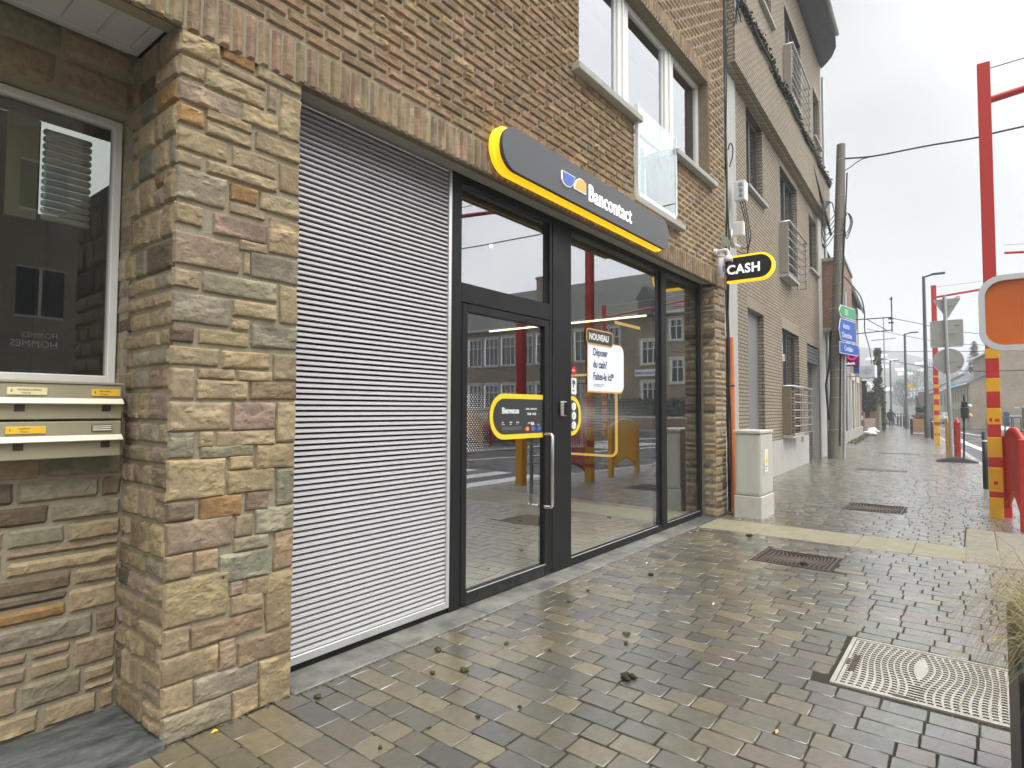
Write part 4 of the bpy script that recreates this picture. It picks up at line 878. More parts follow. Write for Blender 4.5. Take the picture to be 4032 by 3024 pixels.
def railing(s0,s1,z0,z1,bars,side=True,dep=.21):
    b=B()
    for i in range(bars):
        z=z1-(z1-z0)*i/(bars-1); r=.028 if i==0 else .013
        b.tube([(s0+.02,-.01,z),(s0+.02,-dep,z),(s1,-dep,z),(s1,0,z)],r,8)
    b.rbox((s0+s1)/2-.03,(s0+s1)/2+.03,-dep+.01,-dep+.05,z0-.25,z1-.05,.004); b.rbox(s1-.03,s1,-dep+.01,-dep+.05,z0,z1,.004)
    r_=LB(b,'railing','steel_dull' if 'steel_dull' in MAT else mat('steel_dull',(.42,.41,.38),.35,metal=.6))
    b=B(); b.rbox(s0-.02,s0+.02,-dep+.02,.0,z0,z1-.04,.004); LB(b,'side_panel','mortar_dark' if z0<1 else 'panel_beige',r_)
    b=B(); b.rbox(s0-.03,(s0+s1)/2+.1,-dep,.2,z0-.10,z0-.02,.006); LB(b,'ledge','sillstone',r_)
railing(6.60,9.45,.92,2.08,7); railing(6.55,8.95,4.82,6.08,7); railing(7.3,9.95,9.6,10.9,7)
b=B(); b.box(6.6,6.66,-.26,0,.88,2.0); LB(b,'side_screen','brick_beige')
textobj('window_lettering','good',.42,'ink_white',(7.0,.135,2.75),(1,0,0),(0,0,1),None,ext=.002,loc=(0,0,0))
o=bpy.data.objects['window_lettering']; o.parent=ap; o.location=(0,0,0)
# roof overhang
pts=[(1.7,0),(1.7,-.66),(11.9,-.66),(12.5,-.60),(13.0,-.42),(13.35,-.2),(13.6,.0)]
b=B(); b.prism(pts[::-1],.14,(0,0,13.28),(1,0,0),(0,1,0),(0,0,1)); LB(b,'eaves','slate')
b=B(); b.tube([(1.7,-.70,13.40),(11.95,-.70,13.40)],.075,8); LB(b,'gutter','galv')
b=B(); b.add([(1.7,-.66,13.42),(12,-.66,13.42),(13.6,4.5,17),(1.7,4.5,17),(1.7,9,13.4),(13.6,9,13.4)],[(0,1,2,3),(3,2,5,4)]); LB(b,'roof','slate')
b=B(); b.rbox(1.8,13.3,6,6.2,0,13.3,.01); LB(b,'rear_wall','brick_beige')
b=B(); b.tube([(13.46,-.06,0),(13.46,-.06,12.9)],.05,10); LB(b,'downpipe','galv')
b=B(); b.rbox(2.02,2.55,-.10,-.03,5.52,5.75,.01) ; 
mb=thing('meter_box','white electrical box with three plugs on the pale pilaster between the buildings','electrical box',(11.0,3.4,5.5),RZ)
b=B(); b.rbox(10.80,11.0,3.17,3.36,5.28,5.64,.01); b.build('cover','camera_white',mb)
b=B()
for z in (5.34,5.44,5.54): b.rbox(10.78,10.80,3.20,3.27,z,z+.06,.006)
b.build('plug','galv',mb)
b=B(); 
for k in range(3): b.tube(cr([(10.9,3.2+.04*k,5.29),(10.9,3.14+.03*k,4.9),(10.9,3.10+.03*k,4.6-.08*k),(10.9,3.18,4.42-.1*k),(10.85,3.34,4.45-.08*k)]),.009)
b.build('cable','cable',mb)
# ivy garland on the band
b=B(); rs=random.Random(5)
for i in range(2600):
    s=rs.uniform(2.2,13.4); zz=9.08+rs.gauss(0,.05)+.05*math.sin(s*2); yy=-.24+rs.gauss(0,.035); r=rs.uniform(.02,.055)
    a=Vector((rs.uniform(-1,1),rs.uniform(-1,1),rs.uniform(-1,1))).normalized(); c=a.cross(Vector((.3,.2,1))).normalized()
    p=Vector((s,yy,zz)); k=rs.uniform(.5,1.2)
    b.add([p-a*r,p-c*r*.5,p+a*r,p+c*r*.5],[(0,1,2,3)],(.028*k,.034*k,.018*k))
b.tube([(2.2+.3*i,-.26,9.03+.03*math.sin(i)) for i in range(38)],.03,6,(.03,.03,.02))
o=b.build('ivy','leaf',loc=(8.7,3.4,0),local=True,rotz=RZ); tag(o,'dark straggly creeper hanging along the projecting band of the apartment building','creeper')
# ================================================================= utility pole with road signs
up=thing('utility_pole','tall weathered wooden utility pole with wire bands standing at the building corner','utility pole',(20.75,3.47,0))
lean=lambda z:(20.75-.0*z,3.47-.037*z)
pts=[(20.75,3.47-.034*z,z) for z in np.linspace(-.1,9.85,12)]
b=B(); b.tube(pts,list(np.linspace(.205,.125,12)),18); b.build('shaft','wood_pole',up)
b=B()
for z in (.9,1.9,2.5,2.75,3.5,4.0,4.7,5.1,5.45,6.1,6.5,7.0,7.5,8.2,9.35):
    r=.208-.0082*z; cy=3.47-.034*z; b.tube([(20.75+r*math.cos(a),cy+r*math.sin(a),z+.01*math.sin(a*2)) for a in np.linspace(0,6.283,17)],.007,4)
b.build('wire_band','galv',up)
b=B(); b.tube([(20.6,3.30,.4),(20.6,3.25,2.5),(20.62,3.21,4),(20.66,3.1,6.5),(20.7,3.0,8.4),(20.72,2.98,8.9)],.022,6); b.tube([(20.62,3.6,1.2),(20.6,3.66,2.3),(20.62,3.56,2.9),(20.64,3.5,4)],.03,6); b.build('cable_riser','cable',up)
b=B()
for k in range(3): b.tube(cr([(20.6,3.15-.05*k,7.1),(20.6,3.0,7.0-.1*k),(20.6,2.9-.03*k,7.3),(20.6,2.98,7.6),(20.6,3.1,7.2)]),.012)
for k in range(5): b.tube(cr([(20.4,3.25,7.6-.15*k),(20.1,3.45+.03*k,7.3-.2*k),(20.2,3.6,7.9-.1*k),(20.5,3.4,8.0),(20.45,3.3,7.6)]),.013)
b.build('cable_loop','cable',up)
# road signs on thin post
sp=thing('sign_post','thin galvanised post carrying the direction signs beside the wooden pole','post',(20.9,3.22,0))
b=B(); b.tube([(20.9,3.24,0),(20.9,3.13,5.2)],.045,12); b.build('post','galv',sp)
b=B()
for z in (3.3,3.9,4.3,4.7): b.tube([(20.9,3.2,z),(20.75,3.55,z)],.012,6)
b.build('clamp','galv',sp)
A0=Vector((20.0,3.17,0)); A1=Vector((21.55,2.93,0)); sd_=(A1-A0).normalized()
def dsign(lab,s0,s1,z0,z1,tip,m,lines,cat='direction sign'):
    t=thing('direction_sign',lab,cat,tuple(A0+Vector((0,0,z0))))
    L_=s1-s0; h=z1-z0; k=.16
    def pl(i):
        a,c,d,e=s0+i,s1-i,z0+i,z1-i
        if tip<0: return [(a+k,d),(c,d),(c,e),(a+k,e),(a,(d+e)/2)]
        return [(a,d),(c-k,d),(c,(d+e)/2),(c-k,e),(a,e)]
    w=sd_.cross(Vector((0,0,1)))
    o=A0-w*0; b=B(); b.prism(pl(0),.02,tuple(o),tuple(sd_),(0,0,1)); b.build('rim','sgn_white',t)
    b=B(); b.prism(pl(.02),.004,tuple(o+w*.02),tuple(sd_),(0,0,1)); b.build('face',m,t)
    for (s,sz,dx,dz) in lines: textobj('lettering',s,sz,'sgn_white',tuple(o+w*.026+sd_*(s0+dx)+Vector((0,0,z0+dz))),tuple(sd_),(0,0,1),t,ext=.002,bold=.002,cond=.85)
dsign('green arrow sign reading E25 at the top of the sign post',-.02,1.45,4.33,4.70,-1,'sgn_green',[('E25',.24,.48,.10)])
dsign('blue arrow sign reading Autres Directions in the middle of the sign post',-.06,1.45,3.62,4.29,-1,'sgn_blue',[('Autres',.24,.34,.38),('Directions',.24,.26,.10)])
dsign('blue arrow sign reading Comblain pointing right under the other signs',-.02,1.78,3.22,3.58,1,'sgn_blue',[('Comblain',.23,.38,.10)])
# ================================================================= striped portal poles
def portal(x,y,lab,stripes,top,arm,ysgn=-1,lit=True,w=.15):
    t=thing('striped_portal_pole',lab,'pole',(x,y,0),group='tall red and yellow portal poles along the street')
    h=w/2
    b=B(); b.rbox(x-h,x+h,y-h,y+h,-.02,top,.006); b.build('column','red_paint',t)
    for (z0,z1) in stripes: b=B(); b.rbox(x-h-.004,x+h+.004,y-h-.004,y+h+.004,z0,z1,.004); b.build('yellow_stripe','yel_paint',t)
    if lit:
        b=B(); b.rbox(x-h-.012,x-h,y-.045,y+.045,.42,.70,.004); b.build('hatch','yel_paint',t)
        b=B(); b.box(x-h-.014,x-h-.011,y-.022,y+.022,.47,.52); b.box(x-h-.006,x-h-.0045,y+.02,y+.05,1.35,1.40); b.box(x-h-.006,x-h-.0045,y-.06,y-.01,1.35,1.39); b.build('hatch_label','sticker_red',t)
    b=B(); b.tube([(x,y,arm),(x,y+ysgn*9,arm+.9)],.05,10); b.build('arm','red_paint',t)
    b=B(); b.tube([(x,y,top-.08),(x,y+ysgn*4,top+.05),(x,y+ysgn*9,top+.5)],.012,5); b.build('stay_cable','galv',t)
portal(10.80,-.205,'tall red and yellow striped square pole nearest the camera behind the orange board',[(2.24,2.38),(1.77,1.96),(1.31,1.54),(.85,1.13),(.37,.71),(.0,.29)],6.52,5.97)
portal(32.9,1.37,'distant red and yellow striped pole beside the paving and the round sign back',[(3.0,3.09),(2.53,2.69),(2.02,2.23),(1.51,1.76),(.99,1.3),(.48,.84),(0,.39)],7.2,6.65,w=.2)
portal(29,-10,'red and yellow striped pole across the road mirrored in the shop window',[(2.24,2.38),(1.77,1.96),(1.31,1.54),(.85,1.13),(.37,.71),(.0,.29)],7.3,6.6,1,w=.2)
rp=thing('red_totem','short red post with a yellow base beside the kerb mirrored in the glass door','post',(9.4,-.95,0))
b=B(); b.rbox(9.32,9.48,-1.03,-.87,1.1,3.3,.01); b.build('shaft','red_paint',rp); b=B(); b.rbox(9.315,9.485,-1.035,-.865,-.05,1.1,.01); b.build('base','yel_paint',rp)
# barriers with arched rails
def barrier(p0,p1,m,lab,grp='curved red and yellow pavement barriers',bars=True):
    t=thing('pavement_barrier',lab,'barrier',((p0[0]+p1[0])/2,(p0[1]+p1[1])/2,0),group=grp)
    a=Vector((*p0,0));c=Vector((*p1,0));d=(c-a)
    for q in (a,c):
        b=B(); b.rbox(q.x-.055,q.x+.055,q.y-.05,q.y+.05,-.02,1.15,.008); b.build('post',m,t)
    f=lambda u,z:tuple(a+d*u+Vector((0,0,z)))
    for base,amp in ((1.12,.14),(.14,.26)):
        b=B(); n=14; pts=[f(i/n,base+amp*math.sin(math.pi*i/n)) for i in range(n+1)]; b.tube(pts,.035,6); b.build('curved_rail',m,t)
    for i in range(1,16):
        u=i/16; b=B(); b.tube([f(u,.14+.26*math.sin(math.pi*u)),f(u,1.12+.14*math.sin(math.pi*u))],.02,6); b.build('bar',m,t)
barrier((9.75,-.46),(10.95,-.33),'red_paint','red arched barrier right beside the near striped pole')
barrier((11.75,-.22),(13.1,-.26),'yel_paint','yellow arched barrier just beyond the near striped pole')
barrier((22.8,.42),(24.2,.52),'red_paint','red arched barrier behind the round sign back')
barrier((23.6,.68),(25.0,.77),'yel_paint','yellow arched barrier left of the grey sign pole')
barrier((16.5,-9.6),(18,-9.5),'yel_paint','yellow arched barrier on the far kerb seen in the glass'); barrier((18.6,-9.5),(20.1,-9.4),'red_paint','red arched barrier on the far kerb seen in the glass')
# orange board
ob=thing('orange_board','large orange board with rounded pale grey frame held above the pavement','board',(6.2,-.95,0))
b=B(); ring(b,rrect(.040,1.75,1.985,2.600,.16,8),rrect(.082,1.71,2.03,2.555,.125,8),.07,(6.235,0,0),(0,-1,0),(0,0,1)); b.build('frame','alu',ob)
b=B(); b.prism(rrect(.075,1.715,2.025,2.56,.12,8),.03,(6.225,0,0),(0,-1,0),(0,0,1)); b.build('face','orange_board',ob)
b=B(); b.cyl(6.27,-.95,-.1,2.5,.04,n=14); b.build('post','galv',ob)
# bollards
def boll(x,y,lab,h=1.1,r=.045):
    t=thing('bollard',lab,'bollard',(x,y,0),group='black bollards along the kerb')
    b=B(); b.cyl(x,y,-.02,h,r,n=16); b.build('post','bollard',t)
    b=B(); b.cyl(x,y,h*.82,h*.85,r+.003,n=16); b.build('reflective_band','refl_white',t)
boll(14.7,-.13,'black bollard with white band just beyond the striped pole')
boll(39.5,1.86,'black bollard touching the base of the tall street lamp',1.1,.06)
# temporary sign pole
sg2=thing('traffic_sign_pole','grey pole with triangular, square and round sign backs on a rubber foot','traffic sign',(21.9,.6,0))
b=B(); b.tube([(21.9,.575,.1),(21.9,.655,4.95)],.05,12); b.build('pole','galv',sg2)
def rpoly(pts,r,n=5):
    out=[];m=len(pts)
    for i in range(m):
        p=Vector(pts[i]);a=(Vector(pts[i-1])-p).normalized();c=(Vector(pts[(i+1)%m])-p).normalized()
        for k in range(n+1):
            t=k/n; q=p+a*r*(1-t)**2+c*r*t**2; out.append((q.x,q.y))
    return out
tri=rpoly([(-.35,0),(.35,0),(0,-.62)],.07); sq=rrect(-.41,.40,-.82,.0,.05,5)
YY=-.0
for nm,pl,o_ in (('triangle_back',tri,(21.96,.60,4.86)),('square_back',sq,(21.96,.62,4.22)),('round_back',[(.385*math.cos(2*math.pi*i/28),.385*math.sin(2*math.pi*i/28)) for i in range(28)],(21.96,.60,2.98))):
    pp=pl if nm!='triangle_back' else pl[::-1]
    b=B(); b.prism(pl,.015,o_,(0,-1,0),(0,0,1)); p=b.build(nm,'sign_back',sg2)
    c=(sum(q[0] for q in pl)/len(pl),sum(q[1] for q in pl)/len(pl))
    b=B(); ring(b,pl,[(c[0]+(q[0]-c[0])*.95,c[1]+(q[1]-c[1])*.95) for q in pl],.022,o_,(0,-1,0),(0,0,1)); b.build('rim','sign_rim',p)
    b=B(); b.box(o_[0]-.04,o_[0]-.02,.42,.78,o_[2]+c[1]-.015,o_[2]+c[1]+.015); b.build('clamp','galv',p)
    b=B(); b.box(o_[0]-.018,o_[0]-.0155,o_[1]-.32,o_[1]-.2,o_[2]+c[1]+(.22 if nm!='round_back' else -.2),o_[2]+c[1]+(.25 if nm!='round_back' else -.17)); b.build('label','sticker_red',p)
b=B(); b.add([(21.6,.95,0),(22.2,.95,0),(22.2,.95,.03),(21.6,.95,.03),(21.65,.55,.13),(22.15,.55,.13),(21.65,.35,.13),(22.15,.35,.13),(21.6,-.05,.02),(22.2,-.05,.02),(21.6,-.05,0),(22.2,-.05,0)],
   [(3,2,5,4),(4,5,7,6),(6,7,9,8),(0,3,4,6,8,10),(1,11,9,7,5,2),(0,1,2,3)]); b.build('rubber_foot','blk',sg2)
tl=thing('portable_signal','brown portable signal lamp on a thin black stand beside the sign pole','signal',(21.8,.27,0))
b=B(); b.tube([(21.8,.29,.1),(21.8,.26,1.5)],.025,8); b.build('stand','blk',tl)
b=B(); b.rbox(21.7,21.9,.14,.34,1.28,1.62,.03); b.cyl(21.8,.25,1.62,1.66,.09,n=12); b.rbox(21.72,21.9,.17,.32,1.66,1.78,.02); b.cyl(21.8,.25,1.78,1.98,.03,n=10); b.build('lamp_body','blk',tl)
b=B(); b.blob((21.87,.13,1.36),.07,10,8,0); b.build('lens','orange_line',tl); b=B(); b.blob((21.87,.13,1.64),.06,10,8,0); b.build('lens','refl_white',tl)
# street lamps
def lamp(x,y,h,lab,r=.09,arm=.9,sgn=-1):
    t=thing('street_lamp',lab,'street lamp',(x,y,0),group='grey street lamps along the pavement')
    b=B(); b.tube([(x,y,-.02),(x,y,1.2),(x,y,1.25),(x,y,h)],[r*1.35,r*1.3,r,r*.7],12); b.build('pole','lamp_grey',t)
    b=B(); b.tube([(x,y,h-.05),(x,y+sgn*arm*.4,h+.06)],.05,8); b.add([],[]); b.rbox(x-.13,x+.13,min(y+sgn*arm*.35,y+sgn*arm*1.0),max(y+sgn*arm*.35,y+sgn*arm*1.0),h+.02,h+.12,.02); b.build('lamp_head','lamp_grey',t)
lamp(40.8,2.15,9.15,'tallest grey street lamp beside the wooden planter',.11,1.0)
lamp(61.6,4.70,8.2,'second grey street lamp behind the bollards down the street',.12,1.0)
lamp(82,7.75,7.3,'third street lamp directly behind the walking person',.11,.9)
lamp(112,12.6,7.3,'tiny street lamp far down the street left of the person',.1,1.2,1); lamp(140,18.0,7.5,'tiny farthest street lamp in the haze',.1,1.2,1)
# railing by person
for i,(x,y) in enumerate(((75.6,6.94),(71.9,6.25),(68.4,5.7),(65.2,5.2))): boll(x,y,['slim black post nearest the walking person','second black post right of the walking person','third black post right of the walking person','fourth black post left of the second street lamp'][i],1.25,.07)
rl=thing('kerb_railing','low grey railing beside the walking person','railing',(79,7.6,0))
b=B(); b.tube([(77,7.15,1.2),(82,8.0,1.2)],.05,6); b.build('top_rail','galv',rl)
for u in (0,.5,1): b=B(); b.tube([(77+5*u,7.15+.85*u,0),(77+5*u,7.15+.85*u,1.2)],.05,6); b.build('post','galv',rl)
# wooden planter far
wp=thing('wooden_planter','wooden street planter with purple corner posts and a small shrub','planter',(45.9,2.9,0))
b=B(); 
for k in range(4): b.rbox(45.5,46.6,2.2,3.25,.12+k*.21,.12+k*.21+.2,.01)
b.build('boards','planter_wood',wp)
for (x,y) in ((45.5,3.22),(45.5,2.2)): b=B(); b.rbox(x-.07,x+.07,y-.08,y+.08,0,.98,.01); b.build('corner_post','purple_paint',wp)
def leafcloud(b,c,R_,n,r,colr,seed,shell=.0):
    rs=random.Random(seed)
    for i in range(n):
        while 1:
            d=Vector((rs.uniform(-1,1),rs.uniform(-1,1),rs.uniform(-1,1)))
            if shell<=d.length<=1: break
        lump=.75+.5*noise.noise(Vector(d)*2.2+Vector((seed,0,0)))
        p=Vector(c)+Vector((d.x*R_[0],d.y*R_[1],d.z*R_[2]))*lump
        a=Vector((rs.gauss(0,1),rs.gauss(0,1),rs.gauss(0,1))).normalized(); q=a.cross(Vector((rs.gauss(0,1),rs.gauss(0,1),.5))).normalized()
        k=rs.uniform(.6,1.35); rr_=r*rs.uniform(.6,1.3); cc=tuple(v*k for v in colr)
        b.add([p-a*rr_,p-q*rr_*.5,p+a*rr_,p+q*rr_*.5],[(0,1,2,3)],cc)
    return b
b=B(); leafcloud(b,(46,2.7,1.60),(.35,.42,.25),420,.07,(.03,.05,.02),3); wps=b.build('shrub','leaf',wp); 
b=B(); leafcloud(b,(46,2.8,1.12),(.5,.5,.22),600,.06,(.20,.16,.085),4); b.build('dry_grass','leaf',wp)
# black planter with ornamental grass at the right
bp=thing('black_planter','tall black planter at the right edge overflowing with dry grass','planter',(2.95,-.6,0))
b=B(); b.rbox(2.35,3.30,-1.15,-.085,-.02,.70,.012); b.build('box','planter_black',bp)
b=B(); b.box(2.40,3.25,-1.10,-.13,.66,.705); b.build('soil','soil',bp)
b=B(); rs=random.Random(21)
for i in range(3800):
    x=rs.uniform(2.5,3.28);y=rs.uniform(-.85,-.14); 
    ang=math.atan2(y+.62,x-2.85)+rs.gauss(0,.7) if rs.random()<.7 else rs.uniform(0,6.28)
    if rs.random()<.45: ang=rad(rs.gauss(48,30))
    l=rs.uniform(.16,.46)*(1 if rs.random()<.88 else 1.6); lift=rs.uniform(.15,.95); w=rs.uniform(.0006,.0014); d=Vector((math.cos(ang),math.sin(ang),0)); s=Vector((-d.y,d.x,0))
    col=rs.choice([(.30,.23,.085),(.22,.21,.075),(.36,.26,.11),(.15,.17,.06),(.42,.35,.20),(.20,.20,.07)]); col=jit(col,.2); p=Vector((x,y,.70)); vs=[];n=6; droop=rs.uniform(.5,1.35)
    for k in range(n+1):
        u=k/n; q=p+d*(l*u*(.55+.45*u))+Vector((0,0,l*lift*math.sin(u*1.7)*.9-l*droop*u*u*u*.9)); ww=w*(1-u*.8); vs+=[q-s*ww,q+s*ww]
    b.add(vs,[(2*k,2*k+1,2*k+3,2*k+2) for k in range(n)],col)
tag(b.build('ornamental_grass','grass_dry',bp),kind='stuff')
# ================================================================= person
def person(x,y,h=1.6,yaw=0):
    me=bpy.data.meshes.new('person'); k=h/1.7
    J=dict(pel=(0,0,.93),chest=(.02,0,1.30),neck=(.03,0,1.46),head=(.06,0,1.56),top=(.06,0,1.68),sl=(0,.19,1.40),sr=(0,-.19,1.40),el=(-.04,.27,1.12),er=(.0,-.34,1.16),wl=(.02,.27,.86),wr=(.03,-.44,.93),hl=(.02,.09,.90),hr=(0,-.09,.90),kl=(.10,.09,.50),kr=(-.06,-.09,.50),al=(.05,.09,.08),ar=(-.26,-.09,.14),tl=(.22,.09,.04),tr=(-.12,-.09,.05))
    E_=[('pel','chest'),('chest','neck'),('neck','head'),('head','top'),('chest','sl'),('sl','el'),('el','wl'),('chest','sr'),('sr','er'),('er','wr'),('pel','hl'),('hl','kl'),('kl','al'),('al','tl'),('pel','hr'),('hr','kr'),('kr','ar'),('ar','tr')]
    Rr=dict(pel=.17,chest=.19,neck=.07,head=.10,top=.07,sl=.10,sr=.10,el=.065,er=.065,wl=.05,wr=.05,hl=.11,hr=.11,kl=.07,kr=.07,al=.05,ar=.05,tl=.045,tr=.045)
    ks=list(J); me.from_pydata([tuple(c*k for c in J[q]) for q in ks],[(ks.index(a),ks.index(c)) for a,c in E_],[])
    o=bpy.data.objects.new('person',me); link(o); o.location=(x,y,0); o.rotation_euler=(0,0,yaw); XF[o.name]=(Vector((x,y,0)),yaw)
    sk=o.modifiers.new('skin','SKIN'); 
    for i,q in enumerate(ks): me.skin_vertices[0].data[i].radius=(Rr[q]*k*.8,Rr[q]*k); 
    me.skin_vertices[0].data[0].use_root=True
    s=o.modifiers.new('sub','SUBSURF'); s.levels=2; s.render_levels=2
    for m in ('jeans','coat'): me.materials.append(MAT[m])
    dg=bpy.context.evaluated_depsgraph_get(); m2=bpy.data.meshes.new_from_object(o.evaluated_get(dg)); o.modifiers.clear(); o.data=m2; bpy.data.meshes.remove(me); m2.name='person'
    for p in m2.polygons: p.material_index=1 if p.center.z>.86*k else 0; p.use_smooth=True
    tag(o,'person in a dark coat and jeans walking away with a bag','person')
    b=B(); b.tube([(0,0,z*k) for z in (.74,.80,.95,1.2,1.40,1.47)],[r*k for r in (.22,.235,.22,.22,.21,.10)],12); b.build('coat','coat',o,local=True)
    b=B(); b.blob((.05*k,0,1.61*k),.115*k,12,9,.05); b.build('hair','hair',o,local=True)
    return o
person(63.5,6.05,1.62,.13)
bg_=B(); bg_.blob((63.5,6.42,.50),.16,10,8,.1,squash=(.6,.8,1.3)); bg_.tube([(63.5,6.38,.62),(63.5,6.35,.85),(63.5,6.44,.62)],.012); tag(bg_.build('shopping_bag','bag',loc=(63.5,6.4,.3)),'brown bag carried in the left hand of the walking person','bag')

# ================================================================= houses on the left side beyond
def frame(o,ang): return o,ang
brickmat('brick_red',(.24,.12,.075),(.19,.10,.065),(.22,.19,.15),.22,.075,.010,var=.35,bump=.4)
brickmat('brick_brown',(.20,.11,.075),(.15,.09,.065),(.24,.21,.17),.22,.075,.010,var=.3,bump=.4)
brickmat('brick_tan',(.36,.295,.205),(.31,.25,.17),(.30,.27,.21),.30,.12,.012,var=.28,bump=.4)
brickmat('stone_school',(.27,.205,.125),(.20,.155,.10),(.27,.235,.175),.34,.14,.014,var=.3,bump=.3)
mat('red_clad',(.33,.10,.05),.7,var=.2,streak=(8,8,.3))
A=math.atan2(.9,12.2); bh=thing('bank_building','low brown brick bank building with pale stone door surrounds beyond the wooden pole','building',(21.6,4.02,0),A)
def LBx(p): return lambda b,nm,m,par=None:b.build(nm,m,par or p,local=True)
q=LBx(bh)
b=B(); HH=[(2.0,3.9,.9,3.1),(12.6,14.2,0,3.0),(16.0,17.6,0,3.0)]; wallholes(b,0,20.4,-.1,3.9,HH,0,rev=.3); q(b,'wall','brick_brown')
b=B(); b.box(0,6.5,.02,8,4.05,7.0,); b.box(0,20.4,.4,8,0,3.9); q(b,'upper_storey','brick_red')
b=B(); b.box(-.05,3.2,-.75,.02,4.2,6.4); q(b,'oriel','brick_red')
b=B(); b.rbox(-.1,3.25,-.8,.02,4.08,4.2,.01); b.box(-.1,3.25,-.8,.02,6.4,6.5); q(b,'oriel_ledge','conc')
b=B(); b.add([(0,-.2,7.0),(6.5,-.2,7.0),(6.5,4,9),(0,4,9),(0,8.2,7),(6.5,8.2,7)],[(0,1,2,3),(3,2,5,4)]); q(b,'roof','slate')
for (s0,s1) in ((12.6,14.2),(16.0,17.6)):
    b=B(); b.rbox(s0-.3,s0,-.06,.1,0,3.3,.01); b.rbox(s1,s1+.3,-.06,.1,0,3.3,.01); b.rbox(s0-.3,s1+.3,-.08,.1,3.05,3.4,.01); sr=q(b,'door_surround','stone_trim')
    b=B(); b.quad((s0,.25,0),(s1,.25,0),(s1,.25,3.05),(s0,.25,3.05)); q(b,'door','mail_dark',sr)
b=B(); b.rbox(0,20.4,-.08,0,-.1,.55,.01); q(b,'plinth','conc')
b=B(); b.rbox(10.8,11.0,-.1,0,.0,3.9,.01); q(b,'downpipe','galv')
# tall brick house
th=thing('brick_house','red brick house with a slate roof and green gutter above the bank','house',(31,4.75,0),A)
q=LBx(th)
b=B(); b.box(0,11.3,.05,9,3.2,7.75); q(b,'wall','brick_red')
b=B(); b.add([(-.05,-.2,7.70),(11.5,-.2,7.70),(11.5,3.5,10.4),(-.05,3.5,10.4),(-.05,8,7.6),(11.5,8,7.6)],[(0,1,2,3),(3,2,5,4)]); b.add([(0,.05,7.7),(0,9,7.7),(0,3.5,10.3)],[(0,1,2)]); q(b,'roof','slate')
b=B(); b.rbox(-.1,11.6,-.32,-.18,7.55,7.75,.03); q(b,'gutter','galv')
b=B(); b.tube([(.3,-.1,7.5),(.3,-.1,0)],.07,8); q(b,'downpipe','galv')
b=B(); b.box(-.03,.0,4.5,9.5,3.5,7.7); q(b,'slate_cladding','slate')
b=B(); b.prism([(0,4.0),(3.4,4.0),(0,7.2)],.1,(-.12,.2,0),(0,1,0),(0,0,1)); q(b,'gable_render','wall_cream')
for s in (2.5,6,9): b=B(); b.box(s-.5,s+.5,.0,.06,4.5,6.2); q(b,'window','glass_dark')
# bank light sign + small shop box
bs=thing('bank_light_sign','purple lit sign with a red ring and white word bank projecting over the pavement','sign',(24.5,3.5,3.1))
b=B(); b.rbox(24.5,24.68,3.262,3.80,3.11,3.76,.01); b.build('panel','purple_sign',bs)
b=B(); ring(b,[(.17*math.cos(2*math.pi*i/24),.17*math.sin(2*math.pi*i/24)) for i in range(24)],[(.095*math.cos(2*math.pi*i/24),.095*math.sin(2*math.pi*i/24)) for i in range(24)],.01,(24.497,3.48,3.49),(0,-1,0),(0,0,1)); b.build('ring_emblem','mag',bs)
textobj('lettering','beobank',.135,'letter_lit',(24.488,3.79,3.165),(0,-1,0),(0,0,1),bs,ext=.004,bold=.003,cond=.85)
b=B(); b.tube([(24.6,4.2,3.5),(24.6,3.75,3.5)],.02); b.build('bracket','galv',bs)
b2=thing('shop_light_box','pale blue and white shop sign box with a diamond outline','sign',(24.7,3.1,2.7))
b=B(); b.rbox(24.6,25.2,2.79,3.28,2.68,3.14,.01); b.build('panel','white_box',b2)
b=B(); b.rbox(24.62,24.9,3.285,3.46,2.85,3.14,.01); b.build('blue_side','blue_card',b2)
b=B(); P_=[(-.17,0),(0,.13),(.17,0),(0,-.13)]; ring(b,P_,[(x*.93,y*.93) for x,y in P_],.004,(24.597,3.03,2.91),(0,-1,0),(0,0,1)); b.build('diamond_outline','blue_card',b2)
textobj('lettering','JFT',.06,'ink_grey',(24.592,3.08,2.92),(0,-1,0),(0,0,1),b2,ext=.003); textobj('lettering','BOSCH',.045,'ink_grey',(24.592,3.11,2.86),(0,-1,0),(0,0,1),b2,ext=.003)
b=B(); b.tube([(24.8,4.3,2.75),(24.8,3.3,2.75)],.02); b.build('bracket','galv',b2)
# red clad house, garden wall, hedge, ivy post
rh=thing('red_clad_house','small house with a red boarded gable behind the trimmed hedge','house',(44,5.9,0),.09)
q=LBx(rh); b=B(); b.box(0,9,.2,6,0,4.0); q(b,'wall','red_clad'); b=B(); b.add([(-.3,-.3,3.9),(9.3,-.3,3.9),(9.3,3,5.3),(-.3,3,5.3),(-.3,6.5,3.9),(9.3,6.5,3.9)],[(0,1,2,3),(3,2,5,4)]); b.add([(0,.2,4),(0,6,4),(0,3,5.2)],[(0,1,2)]); q(b,'roof','slate'); b=B(); b.box(-.02,0.0,1.6,2.6,1.3,2.6); q(b,'window','glass_dark')
gw=thing('garden_wall','low brick garden pier wall with a post box before the hedge','wall',(48,6.05,0)); b=B(); b.rbox(46,53,6.0,6.25,-.1,.9,.01); b.rbox(46,46.4,5.9,6.3,-.1,1.4,.01); b.rbox(52.6,53,5.95,6.35,-.1,1.4,.01); b.build('masonry','brick_brown',gw); b=B(); b.box(45.96,46,5.95,6.2,.85,1.15); b.build('post_box','refl_white',gw)
